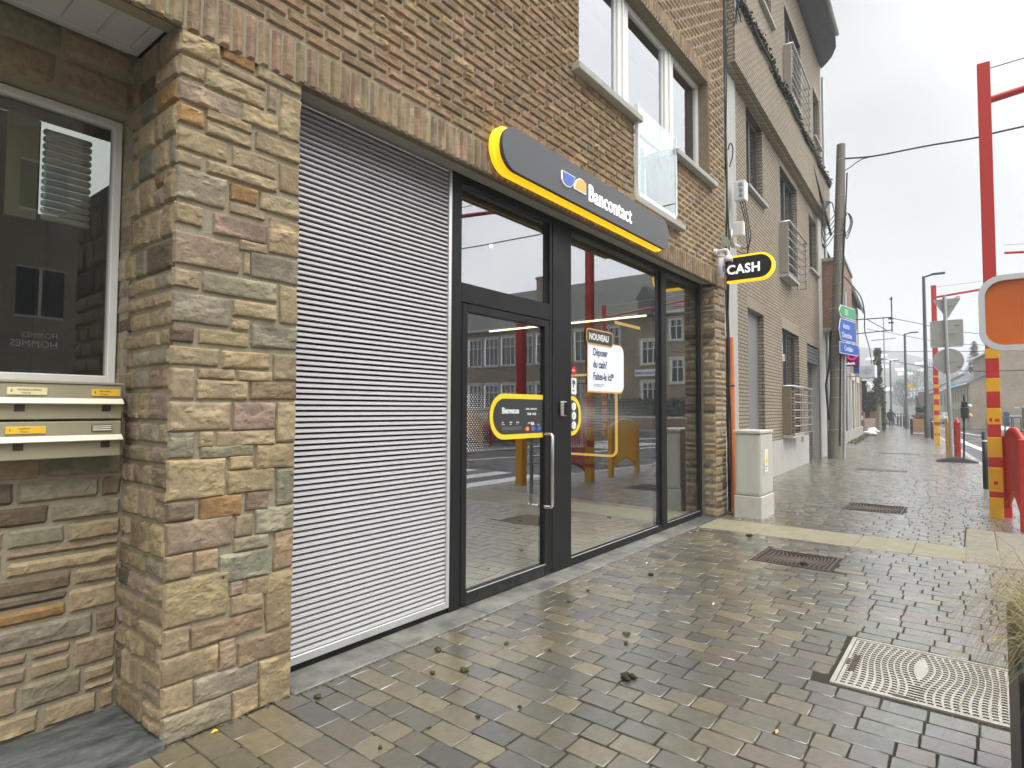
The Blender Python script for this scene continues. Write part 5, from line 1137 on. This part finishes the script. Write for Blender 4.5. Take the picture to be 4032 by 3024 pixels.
wl2=thing('wall_lantern','black wall lantern with round white globe on the bank corner','lantern',(41.5,5.3,2.9)); b=B(); b.rbox(41.4,41.6,5.15,5.4,2.3,3.3,.02); b.build('bracket','blk',wl2); b=B(); b.blob((41.4,5.05,3.05),.16,10,8,0); b.build('globe','refl_white',wl2)
def plant(nm,lab,cat,c,R_,n,r,col,seed,trunk=None,grp=None,loc=None):
    t=thing(nm,lab,cat,loc or (c[0],c[1],0),group=grp)
    b=B(); leafcloud(b,c,R_,n,r,col,seed,.45); b.build('crown','leaf',t)
    if trunk: b=B(); b.tube([(c[0],c[1],-.1),(c[0]+.1,c[1],trunk*.5),(c[0],c[1],trunk)],[.22,.15,.08],8); b.build('trunk','bark',t)
    return t
hd=thing('hedge','tall trimmed green hedge at the pavement edge','hedge',(60,7.4,0)); b=B()
rs=random.Random(9)
for i in range(7000):
    f=rs.random(); x=rs.uniform(54,68.5); yb=5.6+(x-54)*.11; w=1.4; z=rs.uniform(0,2.85)
    if rs.random()<.55: y=yb+rs.uniform(-.1,.15); 
    elif rs.random()<.6: x=54+rs.uniform(-.15,.2); y=rs.uniform(5.55,7.1)
    else: y=yb+rs.uniform(0,w); z=2.85+rs.uniform(-.1,.15)
    zz=z*(1+.04*math.sin(x)); a=Vector((rs.gauss(0,1),rs.gauss(0,1),rs.gauss(0,1))).normalized(); c=a.cross(Vector((.2,.4,1))).normalized(); k=rs.uniform(.6,1.3); p=Vector((x,y,zz)); r=.13
    b.add([p-a*r,p-c*r*.6,p+a*r,p+c*r*.6],[(0,1,2,3)],(.085*k,.10*k,.028*k))
b.add([(54.2,5.75,0),(68.4,7.3,0),(68.4,8.6,0),(54.2,7.0,0),(54.2,5.75,2.75),(68.4,7.3,2.75),(68.4,8.6,2.75),(54.2,7.0,2.75)],[(4,5,6,7),(0,1,5,4),(3,0,4,7)],(.05,.06,.02)); b.build('foliage','leaf',hd)
iv=thing('ivy_covered_pole','old pole thickly covered in dark green ivy above the hedge','pole',(53,6.1,0)); b=B(); b.tube([(53,5.85,0),(53,5.8,6.3)],[.2,.12],8); b.build('shaft','wood_pole',iv)
b=B()
for z in np.arange(2.2,6.1,.35): leafcloud(b,(53,5.82,z),(.34+.12*(z<3.4),.34+.22*(z<3.4),.35),200,.10,(.03,.045,.018),int(z*10))
b.build('ivy','leaf',iv)
b=B(); rs=random.Random(2)
for i in range(900):
    x=rs.uniform(30,60); y=ipl(WALLL,x)-rs.uniform(.0,.5)*(1 if x<40 else 1.6); a=rs.uniform(0,6.28); h=rs.uniform(.03,.12); d=Vector((math.cos(a),math.sin(a),0))*.03; k=rs.uniform(.6,1.3)
    b.add([Vector((x,y,0))-d,Vector((x,y,0))+d,Vector((x,y,h))+d*.5],[(0,1,2)],(.09*k,.11*k,.03*k))
tag(b.build('grass','leaf'),kind='stuff')
for i,(x,y,r) in enumerate(((43.5,5.3,.45),(48.5,5.75,.5))):
    b=B(); b.blob((x,y,.05),r,12,8,.3,i,squash=(1.3,.8,.45)); tag(b.build('snow_heap','snow',loc=(x,y,0)),['small heap of old snow by the bank corner','small heap of old snow by the garden wall'][i],'snow heap')
# overhead wires and brackets
wb=thing('wire_bracket','steel overhead wire bracket with diagonal stay fixed to the brick house','bracket',(26.2,3.3,4.5))
b=B(); b.tube([(26.2,3.9,5.02),(26.2,2.38,5.0)],.022,6);b.tube([(26.2,3.9,4.45),(26.2,2.38,4.52)],.02,6);b.tube([(26.2,2.39,4.45),(26.2,2.39,5.78)],.022,6);b.tube([(26.2,3.2,5.0),(26.2,2.55,4.52)],.016,6); b.build('arms','lamp_grey',wb)
b=B(); b.tube([(26.2,2.45,5.7),(26.2,2.36,5.7)],.03); b.tube([(26.2,2.5,4.95),(26.2,2.33,4.95)],.03); b.tube([(26.2,2.5,4.8),(26.2,2.33,4.8)],.03); b.build('insulator','lamp_grey',wb)
for i,(pts,r,lab) in enumerate([
  ([(20.75,3.06,9.38),(20.35,2.2,9.1),(20.2,.93,9.0),(20,-.22,8.85),(19.8,-1.15,8.8),(19,-7.4,8.45),(18.5,-12,8.45),(18,-16,8.8)],.024,'thick black overhead cable from the wooden pole across the street'),
  ([(20.75,3.05,9.0),(20.65,2.9,9.02),(20.45,2.55,9.12),(20.33,2.15,9.09)],.014,'thin black cable joining the thick overhead cable near the wooden pole'),
  ([(20.75,3.28,5.9),(22.5,3.2,5.75),(24,3.1,5.5),(26,3.25,5.2),(28,3.5,4.75),(33,3.95,4.5),(45,5.2,4.3),(53,5.8,5.7)],.02,'sagging cable from the wooden pole past the brick house to the ivy pole'),
  ([(20.7,3.45,7.0),(20.2,3.6,8.0),(19.0,3.62,8.7)],.035,'dark strut cable between the wooden pole and the apartment building'),
  ([(53,5.95,6.0),(45,2,5.2),(40,-2,4.7),(36,-9,5.2)],.02,'upper thin wire from the ivy covered pole across the road'),
  ([(53,5.95,5.6),(45,3,4.4),(40,-.5,3.6),(36,-9,3.6)],.022,'lower thin wire from the ivy covered pole across the road'),
  ([(26.2,2.36,4.95),(34,-1,4.9),(40,-9,5.4)],.012,'upper pale wire from the steel bracket'),
  ([(26.2,3.2,4.62),(34,-.5,4.45),(40,-9,4.8)],.010,'lower pale wire from the steel bracket')]):
    b=B(); P3=cr(pts); b.tube(P3,r,6); tag(b.build('overhead_cable','cable',loc=pts[0]),lab,'cable')
ms=thing('railway_mast','thin lattice mast with a crossbar far down the street','mast',(70,7.1,0)); b=B(); b.tube([(70,7.1,0),(70,7.1,11)],.07,6); b.build('mast','galv',ms); b=B(); b.tube([(70,8.2,8.65),(70,6.1,8.75)],.06,6); b.build('crossbar','galv',ms)
ysn=thing('yellow_flag_sign','small yellow sign hanging beside the second street lamp','sign',(70,5.05,3.7)); b=B(); b.box(70,70.05,4.75,5.3,3.72,4.2); b.build('panel','yellow_sign',ysn); b=B(); b.tube([(70.03,5.3,0),(70.03,5.3,4.3)],.03); b.build('post','galv',ysn)
# cars
def car(x,y,yaw,m,lab,L_=4.2):
    t=thing('parked_car',lab,'car',(x,y,-.13),yaw,'cars parked down the street')
    q=lambda b,nm,mm,par=None:b.build(nm,mm,par or t,local=True)
    prof=[(-2.1,.28),(-2.12,.62),(-1.95,.86),(-1.5,.93),(-1.1,1.36),(-.3,1.46),(.7,1.42),(1.45,.98),(1.95,.90),(2.1,.66),(2.1,.28)]
    b=B(); n=len(prof); vs=[]
    for (w,sc) in ((-.84,1),(-.68,1),(.68,1),(.84,1)):
        for (px,pz) in prof:
            ww=w*(1-.16*max(0,(pz-.9)/.55)); 
            vs.append((px,ww,pz if abs(w)<.8 else pz-.04*(pz>.8)))
    fs=[]
    for j in range(3):
        for i in range(n): fs.append((j*n+i,j*n+(i+1)%n,(j+1)*n+(i+1)%n,(j+1)*n+i))
    fs+= [tuple(range(n))[::-1],tuple(range(3*n,4*n))]
    b.add(vs,fs,None,True); q(b,'body',m)
    b=B(); b.add([(-1.52,-.62,.95),(-1.52,.62,.95),(-1.13,.54,1.33),(-1.13,-.54,1.33)],[(0,1,2,3)]); b.add([(1.44,-.62,1.0),(1.44,.62,1.0),(.76,.54,1.39),(.76,-.54,1.39)],[(0,1,2,3)]); 
    b.V=[(v[0]+(-.02 if v[0]<0 else .02),v[1],v[2]+.01) for v in b.V]; q(b,'windscreen','glass_dark')
    for s in (-1,1):
        b=B(); y_=s*.80; b.add([(-1.2,y_,.95),(1.3,y_,.98),(.65,y_*.93,1.33),(-1.0,y_*.93,1.31)],[(0,1,2,3)]); q(b,'side_window','glass_dark')
        for px in (-1.35,1.3):
            b=B(); b.tube([(px,s*.66,.31),(px,s*.86,.31)],.31,18); w_=q(b,'wheel','tyre'); b=B(); b.tube([(px,s*.85,.31),(px,s*.875,.31)],.18,12); q(b,'rim','alu',w_)
        b=B(); b.rbox(-2.14,-2.08,s*.62-.12,s*.62+.12,.62,.76,.02); q(b,'headlight','refl_white'); b=B(); b.rbox(2.06,2.12,s*.66-.1,s*.66+.1,.66,.82,.02); q(b,'tail_lamp','sticker_red')
    b=B(); b.box(-2.15,-2.12,-.26,.26,.40,.50); q(b,'number_plate','ink_white')
car(93,2.75,.22,'car_silver','silver car parked at the left end of the row of cars'); car(99.5,3.5,.22,'car_dark','dark car parked behind the silver car'); car(87.5,.95,.22,'car_dark','black car parked in front of the terraced houses'); car(104,3.2,.25,'car_white','white car parked farther off near the terraced houses'); car(125,13,.4,'car_white','pale car small in the distance near the person'); car(121,11.6,.4,'car_silver','silver car small in the distance right of the person')
car(24,-13.5,.1,'car_red','red car beyond the side road seen only in the shop glass')
# right side houses
def P4(V,F): b=B(); b.add(V,F); return b
R1=thing('stone_gable_house','tan stone house with a broad blank gable wall facing the junction','house',(66.5,.35,0),.12)
q=LBx(R1)
b=B(); b.add([(0,0,-.1),(0,-2.0,-.1),(0,-2.0,5.1),(0,0,4.0)],[(0,1,2,3)]); b.box(0,14,-16,-2.0,-.1,7.0); q(b,'wall','brick_tan'); b=B(); HF=[(x,x+.9,z0,z1) for x in (1,3,5.2,7.6,9.8,12) for z0,z1 in ((2.35,3.6),(.5,1.75))]; wallholes(b,0,14,-.1,4.0,HF,0,rev=-.1); q(b,'front_wall','wall_cream'); b=B(); b.rbox(-.1,14,.25,.38,3.86,3.98,.01); q(b,'snowy_eaves','snow')
for h in HF:
    b=B(); b.quad((h[0],-.08,h[2]),(h[1],-.08,h[2]),(h[1],-.08,h[3]),(h[0],-.08,h[3])); q(b,'window','glass_dark')
pass
b=B(); b.add([(-.2,.3,3.9),(14,.3,3.9),(14,-2.0,5.15),(-.2,-2.0,5.15)],[(0,1,2,3)]); b.add([(-.25,-1.7,7.0),(14.2,-1.7,7.0),(14.2,-9,11.2),(-.25,-9,11.2),(-.25,-16.3,7.0),(14.2,-16.3,7.0)],[(0,1,2,3),(3,2,5,4)]); q(b,'roof','slate')
b=B(); b.rbox(-.28,14,-1.85,-1.62,6.85,7.02,.01); b.tube([(-.1,-1.9,0),(-.1,-1.9,6.9)],.06,8); q(b,'gutter','alu')
b=B(); b.box(-.03,0,-2.0,-1.45,2.5,2.62); b.box(-.03,0,-1.45,-1.40,2.54,2.6); q(b,'street_name_plate','sgn_blue')
lw=thing('porch_hut','small brick porch with a snowy slate hipped roof at the right edge','hut',(64,-3.4,0))
b=B(); b.box(62.8,65,-5.6,-3.05,0,1.75); b.build('wall','brick_red',lw); b=B(); b.add([(62.4,-2.65,1.75),(65.4,-2.65,1.75),(65.4,-6,1.75),(62.4,-6,1.75),(63.9,-4.3,3.0)],[(0,1,4),(1,2,4),(2,3,4),(3,0,4)]); b.build('roof','slate',lw)
b=B(); b.rbox(62.35,65.45,-2.75,-2.60,1.74,1.80,.01); b.build('snow_edge','snow',lw)
wf2=thing('white_fence','low white garden fence before the tan gable wall','fence',(66,-2.7,0)); b=B(); b.rbox(65.9,66,-3.6,-1.9,.55,1.15,.01); b.build('panel','refl_white',wf2)
pb2=thing('blue_parcel_bin','dark blue street box beside the tan gable wall','box',(65,-2.0,0)); b=B(); b.rbox(64.7,65.2,-2.25,-1.85,0,1.45,.04); b.build('body','ink_blue',pb2)
for i,yy in enumerate((-1.45,-1.85,-2.2)):
    t=thing('guard_rail','short dark guard rail on the far kerb','rail',(48+i*.1,yy,0),group='short dark guard rails on the far kerb'); b=B(); b.tube([(48,yy,0),(48,yy,1.1),(50.5,yy+.35,1.1),(50.5,yy+.35,0)],.035,6); b.build('frame','lamp_grey',t)
# terrace row
TR=[(83,-.8,9,5.2,'wall_cream'),(91.5,1.2,8,4.6,'brick_tan'),(99.5,3.0,9,4.3,'wall_cream'),(109,5.2,10,4.6,'brick_red')]
LB4=['cream terraced house with tall reddish windows and a snowy roof edge','tan terraced house in the middle of the row','second cream terraced house farther along the row','red brick terraced house at the far end of the row']
for i,(x,y,w,h,m) in enumerate(TR):
    t=thing('terraced_house',LB4[i],'house',(x,y,0),.22,'terraced houses across the road'); q=LBx(t)
    b=B(); b.box(0,w,-8,0,-.1,h); q(b,'wall',m); b=B(); b.add([(-.1,.35,h-.05),(w+.1,.35,h-.05),(w+.1,-4,h+2.4),(-.1,-4,h+2.4),(-.1,-8.3,h),(w+.1,-8.3,h)],[(0,1,2,3),(3,2,5,4)]); b.add([(0,0,h),(0,-8,h),(0,-4,h+2.35)],[(0,1,2)]); q(b,'roof','slate')
    b=B(); b.rbox(-.1,w+.1,.3,.42,h-.12,h+.03,.01); q(b,'snowy_eaves','snow')
    for k in range(4):
        sx=.8+k*(w-1.2)/4
        b=B(); b.box(sx,sx+.7,.0,.03,h-2.1,h-.6); q(b,'window','brick_red' if 0 else 'mail_dark')
        if k!=1: b=B(); b.box(sx,sx+.7,.0,.03,.9,2.2); q(b,'window','glass_dark')
    b=B(); b.box(.8+(w-1.2)/4,.8+(w-1.2)/4+.8,.0,.04,0,2.1); q(b,'door','stone_trim')
cs2=thing('blue_hanging_sign','cyan hanging sign on the terraced house roof line','sign',(90,2.1,4.5)); b=B(); b.box(90,90.1,1.85,2.4,4.35,4.85); b.build('panel','cyan_sign',cs2)
h2_=thing('far_hedge','dark low hedge at the foot of the tan gable wall','hedge',(84,.2,0)); b=B(); leafcloud(b,(70,-.75,.55),(4.5,.9,.75),1500,.14,(.035,.04,.02),5); leafcloud(b,(78,.1,.5),(4.5,.9,.7),1500,.14,(.035,.04,.02),6); b.build('foliage','leaf',h2_)
for i,(x,y) in enumerate(((62,-1.9),(86,-.2))): b=B(); b.blob((x,y,.0),.5,12,8,.3,i+5,squash=(1,1.4,.45)); tag(b.build('snow_heap','snow',loc=(x,y,0)),['snow heap on the far kerb by the hedge','snow heap by the terraced houses'][i],'snow heap')
# trees
def conifer(x,y,h,r,lab,seed,col=(.022,.035,.028)):
    t=thing('conifer',lab,'tree',(x,y,0)); b=B(); b.tube([(x,y,0),(x,y,h)],[.35,.05],8); b.build('trunk','bark',t); b=B(); rs=random.Random(seed)
    for i in range(2600):
        u=rs.random()**.75; z=h*(1-u)*.9+h*.1; R_=r*(u**.8)*(.7+.5*noise.noise(Vector((u*8,rs.random()*.2,seed)))); th=rs.uniform(0,6.28); rr_=R_*rs.uniform(.55,1.15)*(1+.25*math.sin(th*5+u*30)); p=Vector((x+rr_*math.cos(th),y+rr_*math.sin(th),z+rs.uniform(-.2,.2))); d=Vector((math.cos(th),math.sin(th),-.35)).normalized(); s=Vector((-d.y,d.x,.2)); l=rs.uniform(.25,.6); k=rs.uniform(.6,1.4)
        b.add([p,p+s*l*.3,p+d*l,p-s*l*.3],[(0,1,2,3)],tuple(v*k for v in col))
    b.build('crown','leaf',t)
conifer(112,-.1,11.9,2.3,'tall dark conifer rising behind the terraced house roofs',3)
def bare(x,y,h,R_,lab,seed,grp='bare winter trees behind the houses'):
    t=thing('bare_tree',lab,'tree',(x,y,0),group=grp); rs=random.Random(seed); b=B(); b.tube([(x,y,0),(x+.2,y,h*.3),(x,y+.1,h*.5)],[.35,.25,.18],8); b.build('trunk','bark',t); b=B()
    for i in range(900):
        th=rs.uniform(0,6.28); u=rs.random(); z=h*(.35+.65*rs.random()); rr_=R_*math.sqrt(u)*(1-abs(z/h-.65)*1.1); p=Vector((x+rr_*math.cos(th),y+rr_*math.sin(th),z)); d=Vector((math.cos(th)*.6,math.sin(th)*.6,1)).normalized(); l=rs.uniform(.5,1.4); s=Vector((-d.y,d.x,.3))*.035; b.add([p-s,p+s,p+d*l],[(0,1,2)],(.07,.06,.055))
    b.build('crown','leaf',t)
for i,(x,y,h,r) in enumerate(((118,7.5,8,3),(125,5.6,9.5,3.5),(122,9.5,6,2.5),(130,10,7,3),(128,3,9,3))): bare(x,y,h,r,['low bare tree left of the far lamp base','bare tree directly behind the tall lamp','small bare tree at the far end of the road','bare tree beyond the parked cars','bare tree behind the conifer'][i],i)
# hills
def hill(nm,x0,depth,prof,m,seed):
    b=B(); n=60; k=14; ys=np.linspace(prof[0][0],prof[-1][0],n); vs=[]
    for j in range(k+1):
        u=j/k
        for y in ys:
            hh=ipl(prof,y); z=hh*math.sin(u*math.pi/2)+ (fbm(np.array(y*.05),np.array(u*4.),seed)-.5)*hh*.25*u; vs.append((x0+depth*u,y,-1+float(z)))
    b.add(vs,[(j*n+i,j*n+i+1,(j+1)*n+i+1,(j+1)*n+i) for j in range(k) for i in range(n-1)],None,True); tag(b.build(nm,m),kind='structure')
hill('hill',330,180,[(-90,20),(-60,18),(-20,22),(4,26),(23,37),(32,41),(47,46),(60,49),(110,56),(140,40)],'hill_green',1)
hill('hill_slope',190,90,[(-90,18),(-30,13),(-4,14),(8,13),(14,10),(20,5),(26,1),(60,1)],'hill_green',4)
rs=random.Random(31)
for i in range(18):
    x=rs.uniform(350,430); yl=.106*x-6; y=rs.uniform(17,47)*x/400; u=(x-330)/180; z=-1+ipl([(-90,20),(-60,18),(-20,22),(4,26),(23,37),(32,41),(47,46),(60,49),(110,56),(140,40)],y)*math.sin(u*math.pi/2)-1.0
    t=thing('hillside_house','tiny pale house with a snow covered roof on the misty hillside','house',(x,y,z),rs.uniform(-.6,.6),'snow roofed houses on the misty hillside'); w=rs.uniform(1.6,3.2); q=LBx(t)
    b=B(); b.box(-2,2,-w,w,-3,2.2); q(b,'wall','wall_cream'); b=B(); b.add([(-2.6,-w-.3,2.2),(-2.6,w+.3,2.2),(0,w+.3,4.0),(0,-w-.3,4.0),(2.6,-w-.3,2.2),(2.6,w+.3,2.2)],[(0,1,2,3),(3,2,5,4)]); q(b,'roof','snow')
# ================================================================= school across the junction (mirrored in the glass)
sc=thing('school_building','long tan stone school with many white framed windows mirrored in the shop glass','building',(43.5,-10.5,0))
b=B(); HW=[]
def W_(y0,y1,z0,z1): HW.append((y0,y1,z0,z1))
for y in (-12.35,-14.7): W_(y,y+1.0,6.9,8.5) if y>-13 else W_(y,y+1.35,5.15,6.95)
W_(-12.3,-11.3,3.6,5.35); W_(-14.7,-13.35,2.1,3.65)
for y in np.arange(-21.0,-38,-2.05): 
    W_(y,y+1.6,5.65,8.25); W_(y,y+1.6,1.6,3.8)
W_(-18.2,-16.7,5.9,8.3); W_(-18.2,-16.7,1.6,3.8)
HW=[h for h in HW]
def wallX(b,X,y0,y1,z0,z1,holes):
    ys=sorted({y0,y1,*[h[0] for h in holes],*[h[1] for h in holes]}); zs=sorted({z0,z1,*[h[2] for h in holes],*[h[3] for h in holes]}); ys=[v for v in ys if y0<=v<=y1]
    for i in range(len(ys)-1):
        for j in range(len(zs)-1):
            cy=(ys[i]+ys[i+1])/2;cz=(zs[j]+zs[j+1])/2
            if any(h[0]<cy<h[1] and h[2]<cz<h[3] for h in holes): continue
            b.quad((X,ys[i+1],zs[j]),(X,ys[i],zs[j]),(X,ys[i],zs[j+1]),(X,ys[i+1],zs[j+1]))
wallX(b,43.5,-39,-10.5,-.1,9.1,HW); b.quad((43.5,-10.5,-.1),(55,-10.5,-.1),(55,-10.5,9.1),(43.5,-10.5,9.1)); b.build('wall','stone_school',sc)
b=B(); b.add([(43.1,-39.3,9.0),(43.1,-10.2,9.0),(48.5,-13.5,13.6),(48.5,-39.3,13.6),(55,-10.2,9)],[(0,1,2,3),(1,4,2)]); b.build('roof','slate_green',sc)
b=B(); b.rbox(43.0,43.2,-39.3,-10.2,8.9,9.1,.02); b.build('gutter','stone_trim',sc)
b=B(); b.box(47,48.6,-14.4,-12.6,12.5,15.2); b.box(44.6,45.8,-25.9,-24.3,9.5,13.6); b.box(44.5,45.9,-26.0,-24.2,13.6,13.8); b.build('chimney','stone_school',sc)
for h in HW:
    b=B(); y0,y1,z0,z1=h; t=.07
    b.box(43.46,43.49,y0-.16,y1+.16,z1,z1+.22); b.box(43.42,43.49,y0-.16,y1+.16,z0-.15,z0); b.box(43.46,43.49,y0-.16,y0,z0,z1); b.box(43.46,43.49,y1,y1+.16,z0,z1); w_=b.build('window_surround','stone_trim',sc)
    b=B(); X=43.58
    b.box(X,X+.05,y0,y0+t,z0,z1);b.box(X,X+.05,y1-t,y1,z0,z1);b.box(X,X+.05,y0+t,y1-t,z0,z0+t);b.box(X,X+.05,y0+t,y1-t,z1-t,z1)
    n=2 if y1-y0<1.1 else 3
    for i in range(1,n): yy=y0+(y1-y0)*i/n; b.box(X,X+.05,yy-.035,yy+.035,z0+t,z1-t)
    zz=z0+(z1-z0)*.66; b.box(X+.002,X+.045,y0+t,y1-t,zz-.03,zz+.03)
    for i in range(n*2): yy=y0+(y1-y0)*(i+.5)/(n*2); b.box(X+.01,X+.03,yy-.012,yy+.012,zz+.03,z1-t)
    b.build('window','white_pvc',w_)
    b=B(); b.quad((X+.06,y1,z0),(X+.06,y0,z0),(X+.06,y0,z1),(X+.06,y1,z1)); b.build('pane','glass_dark',w_)
b=B(); b.box(43.38,43.44,-15.3,-13.2,4.15,4.68); b.build('name_board','sgn_white',sc)
textobj('lettering','JARDIN FERMÉ',.30,'sgn_blue',(43.37,-13.35,4.30),(0,-1,0),(0,0,1),sc,ext=.004,bold=.004)
b=B(); b.box(42.6,43.6,-14.6,-13.5,8.9,10.2); b.add([(42.5,-14.8,10.2),(42.5,-13.3,10.2),(42.5,-14.05,11.2),(46,-14.05,11.2),(46,-14.8,10.2),(46,-13.3,10.2)],[(0,1,2),(0,2,3,4),(1,5,3,2)]); b.build('dormer','slate_green',sc)
hs2=thing('school_hedge','clipped green hedge in front of the school mirrored in the glass','hedge',(42,-14,0)); b=B(); rs=random.Random(8)
b.box(41.6,42.5,-27,-8.5,0,2.15,(.03,.04,.015))
for i in range(5000):
    y=rs.uniform(-27,-8.5); z=rs.uniform(.6,2.35); x=41.55+rs.uniform(-.12,.1) if rs.random()<.7 else rs.uniform(41.6,42.5); z=z if x<41.7 else 2.2+rs.uniform(-.1,.15); a=Vector((rs.gauss(0,1),rs.gauss(0,1),rs.gauss(0,1))).normalized(); c=a.cross(Vector((.2,.4,1))).normalized(); p=Vector((x,y,z)); k=rs.uniform(.5,1.5)
    b.add([p-a*.11,p-c*.07,p+a*.11,p+c*.07],[(0,1,2,3)],(.06*k,.08*k,.025*k))
b.build('foliage','leaf',hs2)
sw=thing('school_wall','low red brick wall with a pale coping in front of the hedge','wall',(41.3,-14,0)); b=B(); b.rbox(41.1,41.4,-38,-8,-.1,.85,.01); b.build('masonry','brick_red',sw); b=B(); b.rbox(41.05,41.45,-38,-8,.85,.98,.01); b.build('coping','stone_trim',sw)
oh=thing('opposite_house','plain dark brick row house across the road mirrored faintly in the side window','house',(0,-17,0))
b=B(); HO=[(x,x+1.3,z,z+1.7) for x in (-27,-23,-19,-15,-11,-7,-3,1,5) for z in (1,4.4,7.9)]; wallholes(b,-30,16,-.1,13.5,HO,-17,rev=-.12); b.quad((16,-17,-.1),(16,-28,-.1),(16,-28,13.5),(16,-17,13.5)); b.build('wall','brick_tan',oh)
b=B(); b.add([(-30,-16.6,13.4),(16.2,-16.6,13.4),(16.2,-22,17),(-30,-22,17)],[(0,1,2,3)]); b.build('roof','slate',oh)
for h in HO:
    b=B(); b.quad((h[0],-17.1,h[2]),(h[1],-17.1,h[2]),(h[1],-17.1,h[3]),(h[0],-17.1,h[3])); f_=b.build('window','glass_dark',oh); b=B(); b.box(h[0],h[1],-17.08,-17.05,h[2],h[2]+.08); b.box(h[0],h[1],-17.08,-17.05,h[3]-.08,h[3]); b.box((h[0]+h[1])/2-.04,(h[0]+h[1])/2+.04,-17.08,-17.05,h[2]+.08,h[3]-.08); b.build('frame','white_pvc',f_)
# haze
b=B(); b.box(-70,620,-110,160,-1.2,75); hz=b.build('haze','black_gap'); tag(hz,kind='stuff')
m=bpy.data.materials.new('haze'); m.use_nodes=True; n=m.node_tree.nodes; n.clear(); o=n.new('ShaderNodeOutputMaterial'); v=n.new('ShaderNodeVolumePrincipled')
v.inputs['Density'].default_value=.0024; v.inputs['Color'].default_value=(.93,.965,1,1); m.node_tree.links.new(v.outputs[0],o.inputs['Volume']); hz.data.materials[0]=m
